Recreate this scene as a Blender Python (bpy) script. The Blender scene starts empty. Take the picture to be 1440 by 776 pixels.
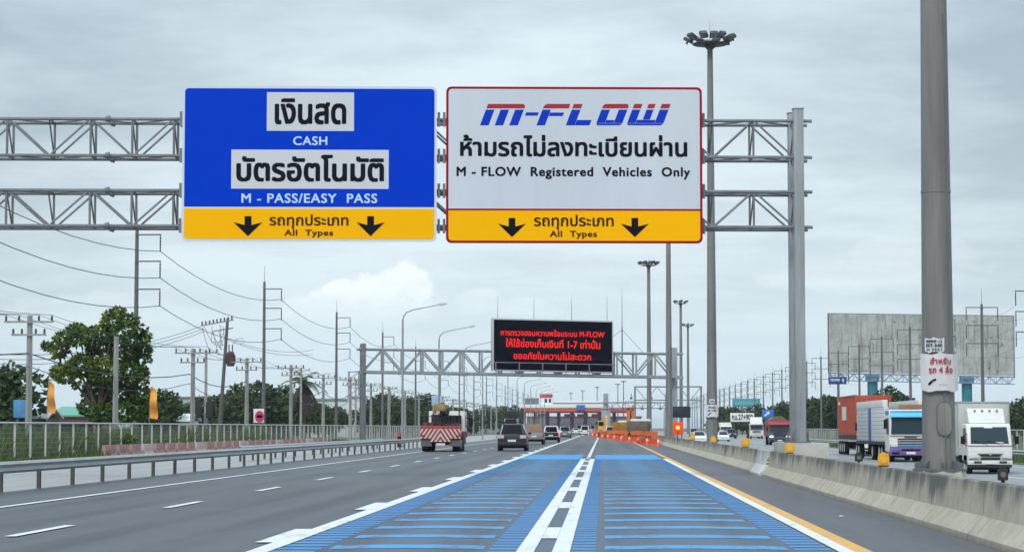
import bpy, bmesh, math, random
from mathutils import Vector, Matrix
S = bpy.context.scene
COL = S.collection
R = math.radians
random.seed(7)
ORD = ['first','second','third','fourth','fifth','sixth','seventh','eighth','ninth','tenth','eleventh','twelfth','thirteenth','fourteenth','fifteenth','sixteenth','seventeenth','eighteenth','nineteenth','twentieth']
ORD += ['twenty-'+w for w in ORD[:9]] + ['thirtieth'] + ['thirty-'+w for w in ORD[:9]] + ['fortieth'] + ['forty-'+w for w in ORD[:9]]

# ------------------------------------------------------------------ camera (80 mm lens, eye 1.6 m above the road)
F = 3200.0
CX, CY = 720.0, 388.0
HC = 1.6
PITCH = math.atan(213/3200.0)
YAW = math.asin(128/math.sqrt(128**2+213**2+3200**2))
cam = bpy.data.cameras.new('camera'); cam_o = bpy.data.objects.new('camera', cam); COL.objects.link(cam_o)
cam_o.location = (0, 0, HC)
cam_o.rotation_euler = (R(90)+PITCH, 0, YAW)
cam.sensor_width = 36; cam.lens = 80; cam.clip_start = 0.3; cam.clip_end = 20000
S.camera = cam_o
FW = Vector((-math.sin(YAW)*math.cos(PITCH), math.cos(YAW)*math.cos(PITCH), math.sin(PITCH)))
RT = Vector((math.cos(YAW), math.sin(YAW), 0)); UP = RT.cross(FW)
def ray(px, py): return FW*F + RT*(px-CX) - UP*(py-CY)
def at(px, py, D):          # point of the place at road distance D
    d = ray(px, py); return Vector((0, 0, HC)) + d*(D/d.y)
def XZ(px, py, D): p = at(px, py, D); return p.x, p.z

# ------------------------------------------------------------------ materials
MATS = {}
def mat(name, rgb, rough=.6, metal=0.0, var=0.0, scale=3.0, bump=0.0, emit=None, spec=None, stretch=None, dark=None):
    if name in MATS: return MATS[name]
    m = bpy.data.materials.new(name); m.use_nodes = True
    nt = m.node_tree; b = nt.nodes['Principled BSDF']
    b.inputs['Base Color'].default_value = (*rgb, 1); b.inputs['Roughness'].default_value = rough; b.inputs['Metallic'].default_value = metal
    if spec is not None: b.inputs['Specular IOR Level'].default_value = spec
    if var or bump:
        tc = nt.nodes.new('ShaderNodeTexCoord'); mp = nt.nodes.new('ShaderNodeMapping')
        nt.links.new(tc.outputs['Object'], mp.inputs[0])
        if stretch: mp.inputs['Scale'].default_value = stretch
        nz = nt.nodes.new('ShaderNodeTexNoise'); nz.inputs['Scale'].default_value = scale; nz.inputs['Detail'].default_value = 6; nz.inputs['Roughness'].default_value = .65
        nt.links.new(mp.outputs[0], nz.inputs[0])
        if var:
            cr = nt.nodes.new('ShaderNodeValToRGB'); e = cr.color_ramp.elements
            lo = dark or tuple(c*(1-var) for c in rgb); hi = tuple(min(1, c*(1+var*.6)) for c in rgb)
            e[0].position = .32; e[0].color = (*lo, 1); e[1].position = .68; e[1].color = (*hi, 1)
            nt.links.new(nz.outputs[0], cr.inputs[0]); nt.links.new(cr.outputs[0], b.inputs['Base Color'])
        if bump:
            bp = nt.nodes.new('ShaderNodeBump'); bp.inputs['Strength'].default_value = bump; bp.inputs['Distance'].default_value = .02
            nt.links.new(nz.outputs[0], bp.inputs['Height']); nt.links.new(bp.outputs[0], b.inputs['Normal'])
    if emit:
        b.inputs['Emission Color'].default_value = (*rgb, 1); b.inputs['Emission Strength'].default_value = emit
    MATS[name] = m; return m

class G:                      # tiny node-graph builder
    def __init__(s, m): s.nt = m.node_tree; s.b = s.nt.nodes.get('Principled BSDF')
    def n(s, t, **k):
        x = s.nt.nodes.new(t)
        for a, v in k.items(): setattr(x, a, v)
        return x
    def lk(s, a, b): s.nt.links.new(a, b)
    def m(s, op, a, b=None, c=None, clamp=False):
        x = s.n('ShaderNodeMath', operation=op); x.use_clamp = clamp
        for i, v in enumerate((a, b, c)):
            if v is None: continue
            if isinstance(v, (int, float)): x.inputs[i].default_value = v
            else: s.lk(v, x.inputs[i])
        return x.outputs[0]
    def mix(s, f, a, b, blend='MIX'):
        x = s.n('ShaderNodeMix', data_type='RGBA', blend_type=blend)
        for i, v in ((0, f), (6, a), (7, b)):
            if isinstance(v, (int, float)): x.inputs[i].default_value = v
            elif isinstance(v, tuple): x.inputs[i].default_value = (*v, 1)
            else: s.lk(v, x.inputs[i])
        return x.outputs[2]
    def noise(s, vec, scale, detail=5, rough=.6):
        x = s.n('ShaderNodeTexNoise'); x.inputs['Scale'].default_value = scale; x.inputs['Detail'].default_value = detail; x.inputs['Roughness'].default_value = rough
        if vec is not None: s.lk(vec, x.inputs[0])
        return x.outputs[0]
    def ss(s, v, a, b):
        x = s.n('ShaderNodeMapRange', interpolation_type='SMOOTHSTEP'); x.inputs[1].default_value = a; x.inputs[2].default_value = b
        s.lk(v, x.inputs[0]); return x.outputs[0]
    def pos(s): return s.n('ShaderNodeNewGeometry').outputs['Position']
    def objco(s): return s.n('ShaderNodeTexCoord').outputs['Object']
    def xyz(s, v):
        x = s.n('ShaderNodeSeparateXYZ'); s.lk(v, x.inputs[0]); return x.outputs
    def vec(s, x, y, z):
        c = s.n('ShaderNodeCombineXYZ')
        for i, v in enumerate((x, y, z)):
            if isinstance(v, (int, float)): c.inputs[i].default_value = v
            else: s.lk(v, c.inputs[i])
        return c.outputs[0]
def newmat(name, rough=.8):
    m = bpy.data.materials.new(name); m.use_nodes = True; g = G(m); g.b.inputs['Roughness'].default_value = rough; MATS[name] = m
    return m, g

steel = mat('galvanised_steel', (.20,.215,.23), .55, .2, .25, 1.5)
steel_c = mat('column_steel', (.31,.335,.355), .55, .2, .32, 1.3, stretch=(2,2,.25))
tall_c = mat('grey_pole_concrete', (.135,.14,.14), .9, 0, .25, 1.2, stretch=(1,1,.3))
post_d = mat('rusty_dark_post', (.075,.075,.078), .7, .1, .3, 4)
steel_d = mat('dull_steel', (.15,.16,.17), .6, .2, .25, 1.5)
pole_c = mat('pole_concrete', (.33,.335,.32), .9, 0, .25, 1.2, stretch=(1,1,.3))
mast_m = mat('mast_paint', (.20,.195,.185), .6, 0, .30, 1.6, stretch=(1.5,1.5,.12))
conc_l = mat('light_concrete', (.42,.41,.38), .9, 0, .18, .8)
black = mat('black_rubber', (.012,.012,.014), .85, spec=.2)
tyre_m = mat('tyre_rubber', (.014,.014,.015), .9, spec=.2)
rim_m = mat('rim_alloy', (.36,.37,.38), .5, .1)
glass = mat('dark_glass', (.008,.011,.015), .10, 0, spec=.22)
glass_b = mat('bluish_glass', (.018,.04,.055), .10, 0, spec=.35)
white_p = mat('white_paint', (.70,.70,.68), .4, 0, .14, 2)
dk_metal = mat('dark_metal', (.03,.032,.035), .7, spec=.25)
grey_pl = mat('grey_plastic', (.12,.125,.13), .6)
plate_m = mat('plate_white', (.7,.7,.68), .5)
lamp_clear = mat('clear_lens', (.62,.64,.66), .15)
lamp_red = mat('red_lens', (.42,.02,.02), .2)
wire_m = mat('cable_black', (.05,.052,.055), .7)
insul = mat('insulator_brown', (.07,.06,.055), .4)

# ------------------------------------------------------------------ mesh helper
class MB:
    def __init__(s): s.v = []; s.f = []; s.mi = []
    def add(s, vs, fs, mi=0):
        o = len(s.v); s.v += [tuple(p) for p in vs]; s.f += [tuple(i+o for i in f) for f in fs]; s.mi += [mi]*len(fs); return s
    def box(s, c, d, rz=0, mi=0, M=None):
        x, y, z = (k/2 for k in d)
        vs = [Vector((a*x, b*y, e*z)) for e in (-1,1) for b in (-1,1) for a in (-1,1)]
        if M is not None: vs = [M @ p for p in vs]
        elif rz: vs = [Matrix.Rotation(rz,3,'Z') @ p for p in vs]
        c = Vector(c)
        return s.add([p+c for p in vs], [(0,2,3,1),(4,5,7,6),(0,1,5,4),(2,6,7,3),(0,4,6,2),(1,3,7,5)], mi)
    def bx(s, x0, x1, y0, y1, z0, z1, mi=0): return s.box(((x0+x1)/2,(y0+y1)/2,(z0+z1)/2), (x1-x0,y1-y0,z1-z0), 0, mi)
    def tube(s, p, q, r0, r1=None, n=8, caps=True, mi=0):
        p = Vector(p); q = Vector(q); r1 = r0 if r1 is None else r1; d = (q-p).normalized()
        a = d.orthogonal().normalized(); b = d.cross(a)
        vs = [c + (a*math.cos(t)+b*math.sin(t))*r for c, r in ((p,r0),(q,r1)) for t in [2*math.pi*(i+.5)/n for i in range(n)]]
        fs = [(i,(i+1)%n,n+(i+1)%n,n+i) for i in range(n)]
        if caps: fs += [tuple(range(n))[::-1], tuple(range(n,2*n))]
        return s.add(vs, fs, mi)
    def beam(s, p, q, w, h=None, mi=0):
        p = Vector(p); q = Vector(q); h = h or w; d = (q-p).normalized()
        up = Vector((0,0,1)) if abs(d.z) < .95 else Vector((0,1,0))
        a = d.cross(up).normalized()*w/2; b = a.cross(d).normalized()*h/2
        vs = [c+sa*a+sb*b for c in (p,q) for sa, sb in ((-1,-1),(1,-1),(1,1),(-1,1))]
        return s.add(vs, [(3,2,1,0),(4,5,6,7),(0,1,5,4),(1,2,6,5),(2,3,7,6),(3,0,4,7)], mi)
    def path(s, pts, r, n=6, mi=0):
        pts = [Vector(p) for p in pts]; vs = []; m = len(pts)
        for i, p in enumerate(pts):
            d = (pts[min(i+1,m-1)]-pts[max(i-1,0)]).normalized()
            up = Vector((0,0,1)) if abs(d.z) < .95 else Vector((0,1,0))
            a = d.cross(up).normalized(); b = a.cross(d)
            rr = r[i] if isinstance(r, (list, tuple)) else r
            vs += [p+(a*math.cos(2*math.pi*k/n)+b*math.sin(2*math.pi*k/n))*rr for k in range(n)]
        fs = [(i*n+k, i*n+(k+1)%n, (i+1)*n+(k+1)%n, (i+1)*n+k) for i in range(m-1) for k in range(n)]
        fs += [tuple(range(n))[::-1], tuple(range((m-1)*n, m*n))]
        return s.add(vs, fs, mi)
    def lathe(s, prof, c=(0,0,0), n=16, axis='Z', mi=0):
        c = Vector(c); vs = []
        for r, h in prof:
            for k in range(n):
                t = 2*math.pi*k/n; a, b = r*math.cos(t), r*math.sin(t)
                vs.append(c + (Vector((a,b,h)) if axis == 'Z' else Vector((h,a,b)) if axis == 'X' else Vector((b,h,a))))
        m = len(prof)
        fs = [(i*n+k, i*n+(k+1)%n, (i+1)*n+(k+1)%n, (i+1)*n+k) for i in range(m-1) for k in range(n)]
        fs += [tuple(range(n))[::-1], tuple(range((m-1)*n, m*n))]
        return s.add(vs, fs, mi)
    def prism(s, poly, a, b, axis='X', mi=0):
        n = len(poly)
        def P(u, v, w): return (w,u,v) if axis == 'X' else (u,w,v) if axis == 'Y' else (u,v,w)
        vs = [P(u,v,a) for u, v in poly] + [P(u,v,b) for u, v in poly]
        fs = [tuple(range(n)), tuple(range(n,2*n))[::-1]] + [(i,n+i,n+(i+1)%n,(i+1)%n) for i in range(n)]
        return s.add(vs, fs, mi)
    def quad(s, *p, mi=0): return s.add(p, [tuple(range(len(p)))], mi)
    def build(s, name, m, parent=None, smooth=False, bevel=0, seg=2, loc=None, ang=40):
        me = bpy.data.meshes.new(name)
        me.from_pydata(s.v, [], s.f)
        for k in (m if isinstance(m, (list, tuple)) else [m]): me.materials.append(k)
        me.polygons.foreach_set('material_index', s.mi)
        bm = bmesh.new(); bm.from_mesh(me)
        bmesh.ops.recalc_face_normals(bm, faces=bm.faces)
        if bevel:
            es = [e for e in bm.edges if len(e.link_faces) == 2 and e.calc_face_angle(0) > R(25)]
            bmesh.ops.bevel(bm, geom=es, offset=bevel, segments=seg, affect='EDGES', profile=.6, clamp_overlap=True)
        bm.to_mesh(me); bm.free()
        if smooth or bevel:
            for p in me.polygons: p.use_smooth = True
            me.set_sharp_from_angle(angle=R(ang))
        o = bpy.data.objects.new(name, me); COL.objects.link(o)
        if parent: o.parent = parent
        if loc: o.location = loc
        return o

def tag(o, label=None, cat=None, group=None, kind=None):
    if label: o['label'] = label
    if cat: o['category'] = cat
    if group: o['group'] = group
    if kind: o['kind'] = kind
    return o
def root(name, label, cat, loc, rz=0, group=None):
    o = bpy.data.objects.new(name, None); COL.objects.link(o); o.location = loc; o.rotation_euler = (0,0,rz)
    o.empty_display_size = .2
    return tag(o, label, cat, group)
KIDS = {}
def dup(t, loc, rz=None, label=None, scale=None):
    r = t.copy(); COL.objects.link(r); r.location = loc
    if rz is not None: r.rotation_euler = (0,0,rz)
    if scale: r.scale = scale if isinstance(scale, (tuple, list)) else (scale,)*3
    if label: r['label'] = label
    for ch in list(t.children):
        c = ch.copy(); COL.objects.link(c); c.parent = r
        for g in list(ch.children):
            d = g.copy(); COL.objects.link(d); d.parent = c
    return r
def cpart(o, parent, loc=None, rz=None):       # one more copy of a part
    c = o.copy(); COL.objects.link(c); c.parent = parent
    if loc is not None: c.location = loc
    if rz is not None: c.rotation_euler = (0,0,rz)
    for g in list(o.children):
        d = g.copy(); COL.objects.link(d); d.parent = c
    return c

# ------------------------------------------------------------------ lettering
def glyphs(s, bold=.02, spacing=1.0, rows=44):
    c = bpy.data.curves.new('lettering', 'FONT'); c.body = s; c.size = 1; c.resolution_u = 4; c.fill_mode = 'NONE' if hasattr(c, 'fill_mode') else c.fill_mode
    c.space_character = spacing
    o = bpy.data.objects.new('lettering', c); COL.objects.link(o)
    dg = bpy.context.evaluated_depsgraph_get(); dg.update()
    me = bpy.data.meshes.new_from_object(o.evaluated_get(dg))
    P = [(v.co.x, v.co.y) for v in me.vertices]; E_ = [tuple(e.vertices) for e in me.edges]
    bpy.data.objects.remove(o); bpy.data.curves.remove(c); bpy.data.meshes.remove(me)
    # outlines filled row by row with the non-zero winding rule
    nxt = {}
    for i, j in E_: nxt.setdefault(i, []).append(j); nxt.setdefault(j, []).append(i)
    seen = set(); S_ = []
    for i0 in sorted(nxt):
        if i0 in seen: continue
        loop = [i0]; seen.add(i0); cur = i0+1 if i0+1 in nxt[i0] else nxt[i0][0]
        while cur not in seen:
            seen.add(cur); loop.append(cur); k = [q for q in nxt[cur] if q not in seen]
            if not k: break
            cur = cur+1 if cur+1 in k else k[0]
        S_ += [(P[loop[k]], P[loop[(k+1) % len(loop)]]) for k in range(len(loop))]
    ys = [p[1] for p in P]; lo, hi = min(ys), max(ys); h = (hi-lo)/rows
    def spans(y):
        X = []
        for (x0, y0), (x1, y1) in S_:
            if (y0 <= y) != (y1 <= y): X.append((x0+(x1-x0)*(y-y0)/(y1-y0), 1 if y1 > y0 else -1))
        X.sort(); w_ = 0; out = []
        for x, d in X:
            if w_ == 0: st_ = x
            w_ += d
            if w_ == 0: out.append((st_, x))
        return out
    vs = []; fs = []
    for r in range(rows):
        y0 = lo+h*r; y1 = y0+h; e = h*.02; a_, b_ = spans(y0+e), spans(y1-e)
        if len(a_) != len(b_) or any(max(p, u) >= min(q, v) for (p, q), (u, v) in zip(a_, b_)): a_ = b_ = spans(y0+h/2)
        for (p, q), (u, v) in zip(a_, b_):
            n = len(vs); vs += [(p,y0),(q,y0),(v,y1),(u,y1)]; fs.append((n,n+1,n+2,n+3))
    V = []; Fs = []; d_ = bold*.75
    for k, (sx, sy) in enumerate(((0,0),(d_,d_),(-d_,d_),(d_,-d_),(-d_,-d_),(bold,0),(-bold,0)) if bold else ((0,0),)):   # stacked sheets thicken the strokes
        n = len(V); V += [(x+sx, y+sy, .16*k) for x, y in vs]; Fs += [tuple(i+n for i in f) for f in fs]
    return V, Fs
def letters(mb, s, x0, x1, z0, z1, y, bold=.02, spacing=1.0, mi=0, bend=None, thick=.004):
    vs, fs = glyphs(s, bold, spacing)
    ax = min(v[0] for v in vs); bx = max(v[0] for v in vs); az = min(v[1] for v in vs); bz = max(v[1] for v in vs)
    zz = max(abs(v[2]) for v in vs) or 1
    out = []
    for a, b, c in vs:
        x = x0+(a-ax)/(bx-ax)*(x1-x0); z = z0+(b-az)/(bz-az)*(z1-z0); d = y - thick*c/zz
        if bend: out.append(bend(x, d, z))
        else: out.append((x, d, z))
    return mb.add(out, fs, mi)
# ------------------------------------------------------------------ daylight: overcast sky with cloud deck, soft sun
SUN_EL, SUN_AZ = R(44), R(200)        # azimuth clockwise from +Y
w = bpy.data.worlds.new('World'); S.world = w; w.use_nodes = True
nt = w.node_tree; bg = nt.nodes['Background']
g = G(w)
sky = g.n('ShaderNodeTexSky', sky_type='NISHITA'); sky.sun_disc = False; sky.sun_elevation = SUN_EL; sky.sun_rotation = SUN_AZ
sky.altitude = 0; sky.air_density = 1.3; sky.dust_density = 2.5
tc = g.n('ShaderNodeTexCoord').outputs['Generated']
dx, dy, dz = g.xyz(tc)
zz = g.m('ADD', g.m('MAXIMUM', dz, 0.0), .10)
u = g.m('DIVIDE', dx, zz); v = g.m('DIVIDE', dy, zz)
cl = g.vec(u, v, 0.0)
n1 = g.noise(cl, 1.7, 9, .58)
n2 = g.noise(g.vec(g.m('ADD', u, 7.3), g.m('MULTIPLY', v, 1.1), 2.0), .75, 5, .5)
dk = (3.5, 4.4, 5.05); lt = (6.9, 7.95, 8.6)
tone = g.m('ADD', g.m('MULTIPLY', g.ss(n1, .34, .66), .46), g.m('MULTIPLY', g.ss(n2, .35, .66), .34))
fy = g.m('MAXIMUM', dy, .05); az = g.m('DIVIDE', dx, fy); el = g.m('DIVIDE', dz, fy)
q1 = g.m('DIVIDE', g.m('ADD', az, .03), .19); q2 = g.m('DIVIDE', g.m('SUBTRACT', el, .09), .17)
thin = g.m('SUBTRACT', 1.0, g.ss(g.m('ADD', g.m('MULTIPLY', q1, q1), g.m('MULTIPLY', q2, q2)), .1, 1.7))     # brighter gap over the road ahead; corner vignetting put into the cloud tone
tone = g.m('ADD', tone, g.m('MULTIPLY', g.m('SUBTRACT', thin, .38), .62), clamp=True)
deck = g.mix(tone, dk, lt)
# bank of cumulus low over the road, tangent coordinates in front of the camera
fy = g.m('MAXIMUM', dy, .05); az = g.m('DIVIDE', dx, fy); el = g.m('DIVIDE', dz, fy)
nc = g.noise(g.vec(g.m('MULTIPLY', az, 55.0), g.m('MULTIPLY', el, 75.0), 1.0), 1.0, 10, .62)
nf = g.noise(g.vec(g.m('MULTIPLY', az, 16.0), g.m('MULTIPLY', el, 30.0), 4.0), 1.0, 7, .6)
def blob(a, e, ra, re):
    p = g.m('DIVIDE', g.m('SUBTRACT', az, a), ra); q = g.m('DIVIDE', g.m('SUBTRACT', el, e), re)
    return g.m('SUBTRACT', 1.0, g.m('ADD', g.m('MULTIPLY', p, p), g.m('MULTIPLY', q, q)))
f = None
for b in ((-.1306,.052,.012,.007),(-.121,.055,.012,.008),(-.112,.058,.012,.008),(-.1025,.0605,.011,.009),(-.0947,.0635,.010,.009),(-.087,.0660,.009,.0088),(-.081,.0625,.008,.009),(-.105,.051,.035,.010),(-.052,.055,.014,.006),(-.035,.052,.018,.006),(-.225,.050,.04,.011),(-.19,.046,.03,.008),(.135,.073,.035,.011),(.115,.066,.05,.009)):
    k = blob(*b); f = k if f is None else g.m('MAXIMUM', f, k)
f = g.m('ADD', f, g.m('ADD', g.m('MULTIPLY', g.m('SUBTRACT', nc, .5), 2.3), g.m('MULTIPLY', g.m('SUBTRACT', nf, .5), .8)))
fade = g.ss(el, .036, .064)
right = g.m('SUBTRACT', 1.0, g.m('MULTIPLY', g.ss(az, -.078, -.06), .60))
left = g.m('ADD', .40, g.m('MULTIPLY', g.ss(az, -.17, -.12), .60))
right = g.m('MULTIPLY', right, g.m('SUBTRACT', 1.0, g.m('MULTIPLY', g.ss(az, .05, .09), .35)))
cf = g.m('MULTIPLY', g.m('MULTIPLY', g.m('MULTIPLY', g.ss(f, -.05, .65), fade), right), left)
cum = g.mix(g.ss(g.m('ADD', nc, g.m('MULTIPLY', g.m('SUBTRACT', el, .058), 14.0)), .3, .75), (7.9,8.8,9.2), (10.0,10.3,10.0))
low = g.mix(g.ss(el, .0, .10), (6.0,7.5,8.4), deck)
low = g.mix(g.m('MULTIPLY', g.ss(el, .22, .0), .30), low, (7.3,8.5,9.2))
skyc = g.mix(.12, low, sky.outputs[0])
skyc = g.mix(g.m('MULTIPLY', cf, .5), skyc, cum)
# overcast skies are about twice as bright overhead as at the horizon
up = g.m('ADD', 1.0, g.m('MULTIPLY', g.ss(dz, .22, .9), 1.35))
sc_ = g.n('ShaderNodeVectorMath', operation='SCALE'); g.lk(skyc, sc_.inputs[0]); g.lk(up, sc_.inputs['Scale'])
g.lk(sc_.outputs[0], bg.inputs[0]); bg.inputs[1].default_value = .1
sl = bpy.data.lights.new('sun', 'SUN'); sl.energy = 1.5; sl.angle = R(14); sl.color = (1,.96,.9)
so = bpy.data.objects.new('sun', sl); COL.objects.link(so)
sd = Vector((math.sin(SUN_AZ)*math.cos(SUN_EL), math.cos(SUN_AZ)*math.cos(SUN_EL), math.sin(SUN_EL)))
so.rotation_euler = sd.to_track_quat('Z', 'Y').to_euler(); so.location = (0,0,60)
S.view_settings.view_transform = 'Standard'; S.view_settings.look = 'None'; S.view_settings.gamma = 1; S.view_settings.use_curve_mapping = False
S.view_settings.exposure = 0.25

# ------------------------------------------------------------------ ground and roads
def tracks(g, x, cs, wd):
    d = None
    for c in cs:
        k = g.m('ABSOLUTE', g.m('SUBTRACT', x, c)); d = k if d is None else g.m('MINIMUM', d, k)
    return g.m('SUBTRACT', 1.0, g.ss(d, wd*.25, wd))
TR = (-11.2,-9.6,-7.5,-5.8,-3.5,-1.95,.4,2.1)
def asphalt(name, base, blue=0, streak=.18):
    m, g = newmat(name, .50); g.b.inputs['Specular IOR Level'].default_value = .42
    p = g.pos(); x, y, z = g.xyz(p)
    a = g.noise(g.vec(g.m('MULTIPLY', x, 1.6), g.m('MULTIPLY', y, .03), 0.0), 1.0, 4)
    b = g.noise(p, .5, 6); c = g.noise(p, 38.0, 3, .7)
    t = g.m('ADD', g.m('MULTIPLY', g.m('SUBTRACT', a, .5), streak*3.2), g.m('MULTIPLY', g.m('SUBTRACT', b, .5), streak*1.4))
    t = g.m('ADD', t, g.m('MULTIPLY', g.m('SUBTRACT', c, .5), .75))
    tk = g.m('MULTIPLY', tracks(g, x, TR, .55), g.ss(g.noise(g.vec(g.m('MULTIPLY', x, .8), g.m('MULTIPLY', y, .05), 3.0), 1.0, 4), .3, .6))
    t = g.m('SUBTRACT', t, g.m('MULTIPLY', tk, .34))
    oil = g.ss(g.noise(g.vec(g.m('MULTIPLY', x, .7), g.m('MULTIPLY', y, .09), 9.0), 1.0, 7, .7), .58, .72)
    t = g.m('SUBTRACT', t, g.m('MULTIPLY', oil, .28))
    vo = g.n('ShaderNodeTexVoronoi', feature='DISTANCE_TO_EDGE'); vo.inputs['Scale'].default_value = .16
    wz = g.n('ShaderNodeVectorMath', operation='ADD'); g.lk(g.vec(x, g.m('MULTIPLY', y, .45), 0.0), wz.inputs[0])
    ws = g.n('ShaderNodeVectorMath', operation='SCALE'); wn = g.n('ShaderNodeTexNoise'); wn.inputs['Scale'].default_value = .7; wn.inputs['Detail'].default_value = 6; g.lk(p, wn.inputs[0]); g.lk(wn.outputs[1], ws.inputs[0]); ws.inputs['Scale'].default_value = 2.2; g.lk(ws.outputs[0], wz.inputs[1]); g.lk(wz.outputs[0], vo.inputs[0])
    crk = g.m('MULTIPLY', g.m('LESS_THAN', vo.outputs['Distance'], .006), g.ss(b, .5, .6)); t = g.m('SUBTRACT', t, g.m('MULTIPLY', crk, .45))
    s = g.n('ShaderNodeVectorMath', operation='SCALE'); s.inputs[0].default_value = base; g.lk(g.m('ADD', 1.0, t), s.inputs['Scale'])
    g.lk(s.outputs[0], g.b.inputs['Base Color'])
    bp = g.n('ShaderNodeBump'); bp.inputs['Strength'].default_value = .35; bp.inputs['Distance'].default_value = .01; g.lk(c, bp.inputs['Height']); g.lk(bp.outputs[0], g.b.inputs['Normal'])
    return m
def paint(name, rgb, under, wear=.5, rough=.48, sc=2.2):
    m, g = newmat(name, rough)
    p = g.pos(); x, y, z = g.xyz(p)
    q = g.vec(x, g.m('MULTIPLY', y, .25), z)
    a = g.noise(q, sc, 7, .68); b = g.noise(p, 25.0, 3, .7)
    tk = tracks(g, x, TR, .6)
    f = g.ss(g.m('SUBTRACT', g.m('ADD', g.m('MULTIPLY', a, .7), g.m('MULTIPLY', b, .3)), g.m('MULTIPLY', tk, .075)), wear-.09, wear+.09)
    hi = tuple(min(1, k*1.12) for k in rgb)
    c = g.mix(g.noise(p, .9, 3), rgb, hi)
    g.lk(g.mix(f, under, c), g.b.inputs['Base Color'])
    return m
asph = asphalt('worn_asphalt', (.074,.079,.088), streak=.26)
asph_w = asphalt('asphalt_between_bars', (.068,.098,.145), streak=.18)
asph_s = asphalt('shoulder_asphalt', (.080,.080,.090), streak=.3)
pale = asphalt('pale_concrete_road', (.30,.30,.285), streak=.2)
opp = asphalt('grey_concrete_road', (.24,.245,.25), streak=.2)
white_l = paint('white_road_paint', (.66,.68,.67), (.22,.23,.24), .39)
yell_l = paint('yellow_road_paint', (.66,.34,.05), (.20,.16,.11), .38)
blue_l = paint('blue_road_paint', (.020,.27,.58), (.06,.12,.19), .40)
blue_b = paint('strong_blue_road_paint', (.004,.23,.56), (.04,.16,.32), .33)
blue_f = paint('fine_blue_road_paint', (.012,.21,.52), (.045,.11,.20), .38)
gm, g = newmat('ground_grass', .95)
p = g.pos(); a = g.noise(p, .05, 6); b = g.noise(p, 1.1, 5)
c = g.mix(g.ss(a, .35, .65), (.065,.085,.035), (.15,.135,.08)); g.lk(g.mix(g.m('MULTIPLY', b, .6), c, (.05,.085,.028)), g.b.inputs['Base Color'])
st = lambda o: tag(o, kind='structure')
mb = MB(); mb.quad((-6000,-300,-.46),(6000,-300,-.46),(6000,9000,-.46),(-6000,9000,-.46)); st(mb.build('ground', gm))
mb = MB(); mb.bx(-14.95,5.72,-30,900,-.5,0); st(mb.build('road', asph))
mb = MB(); mb.bx(-26.3,-14.953,-30,900,-.5,-.05); st(mb.build('side_road', pale))
mb = MB(); mb.bx(-95,-26.303,-30,800,-.5,-.02); st(mb.build('verge_ground', gm))
mb = MB(); mb.quad((6.9,-30,-.40),(22.5,-30,-.40),(22.5,1400,-.40),(6.9,1400,-.40)); st(mb.build('opposite_road', opp))
mb = MB(); mb.add([(22.5,300,-.404),(40,420,-.404),(40,1400,-.404),(22.5,1400,-.404)], [(0,1,2,3)]); st(mb.build('toll_apron', opp))
mb = MB(); mb.quad((3.46,-30,.004),(5.19,-30,.004),(5.19,420,.004),(3.46,420,.004)); st(mb.build('road_shoulder', asph_s))
# the two lanes with blue bars
mb = MB(); mb.quad((-4.3,5,.004),(3.02,5,.004),(3.02,116,.004),(-4.3,116,.004)); st(mb.build('lane_surface', asph_w))
bars = MB(); fine = MB(); rnd = random.Random(3)
D = 12.0
while D < 115:
    sp = 3.0 if D < 40 else max(1.35, 3.0-(D-40)*.0235); wd = 1.0 if D < 50 else max(.62, 1.0-(D-50)*.008)
    for x0, x1 in ((-3.62,-1.58),(.02,2.42)):
        n = 8; lo = []; hi = []
        for i in range(n+1):
            t = i/n; x = x0+(x1-x0)*t; bow = .32*math.sin(math.pi*t)+rnd.uniform(-.03,.03)
            lo.append((x, D+bow, .0085)); hi.append((x, D+bow+wd*(.92+rnd.uniform(-.05,.05)), .0085))
        bars.add(lo+hi, [(i,i+1,n+2+i,n+1+i) for i in range(n)])
    D += sp
D = 12.0
while D < 115:
    for x0, x1 in ((-4.3,-3.72),(-1.5,-1.13),(-.42,-.1),(2.5,2.98)):
        j = rnd.uniform(-.04,.04)
        fine.quad((x0,D+j,.0085),(x1,D+j,.0085),(x1,D+.44+j,.0085),(x0,D+.44+j,.0085))
    D += .78
st(bars.build('blue_bar_road_marking', blue_l)); st(fine.build('fine_blue_road_marking', blue_f))
mb = MB()
for x0, x1 in ((-4.25,-1.13),(-.42,2.98)): mb.quad((x0,115,.0125),(x1,115,.0125),(x1,134,.0125),(x0,134,.0125))
st(mb.build('blue_band_road_marking', blue_b))
wl = MB(); Z = .0165
def strip(x0, x1, d0, d1, mb=wl): mb.quad((x0,d0,Z),(x1,d0,Z),(x1,d1,Z),(x0,d1,Z))
strip(-4.58,-4.3,8,700)
for k in range(50): strip(-4.83,-4.583,31.6+12.6*k-12.6,35.8+12.6*k-12.6)
strip(-1.12,-.89,8,116); strip(-.66,-.43,8,116)
for k in range(9): strip(-.886,-.664,20.6+12.3*k,24.2+12.3*k)
strip(-.86,-.68,116,480)
strip(3.02,3.22,8,116.5); strip(-12.15,-11.97,8,700)
for k in range(52): strip(-8.78,-8.60,21.2+12*k,25.0+12*k)
for k in range(60): strip(10.9,11.05,30+12*k,34+12*k) if False else None
st(wl.build('white_road_marking', white_l))
yl = MB(); strip(3.222,3.45,8,420,yl); st(yl.build('yellow_road_marking', yell_l))
Z = -.394; ol = MB(); strip(7.5,7.65,10,900,ol); strip(20.9,21.05,10,330,ol)
for k in range(70):
    for x in (12.0,16.4): strip(x,x+.15,30+12*k,34+12*k,ol)
st(ol.build('opposite_road_marking', white_l))

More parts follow.
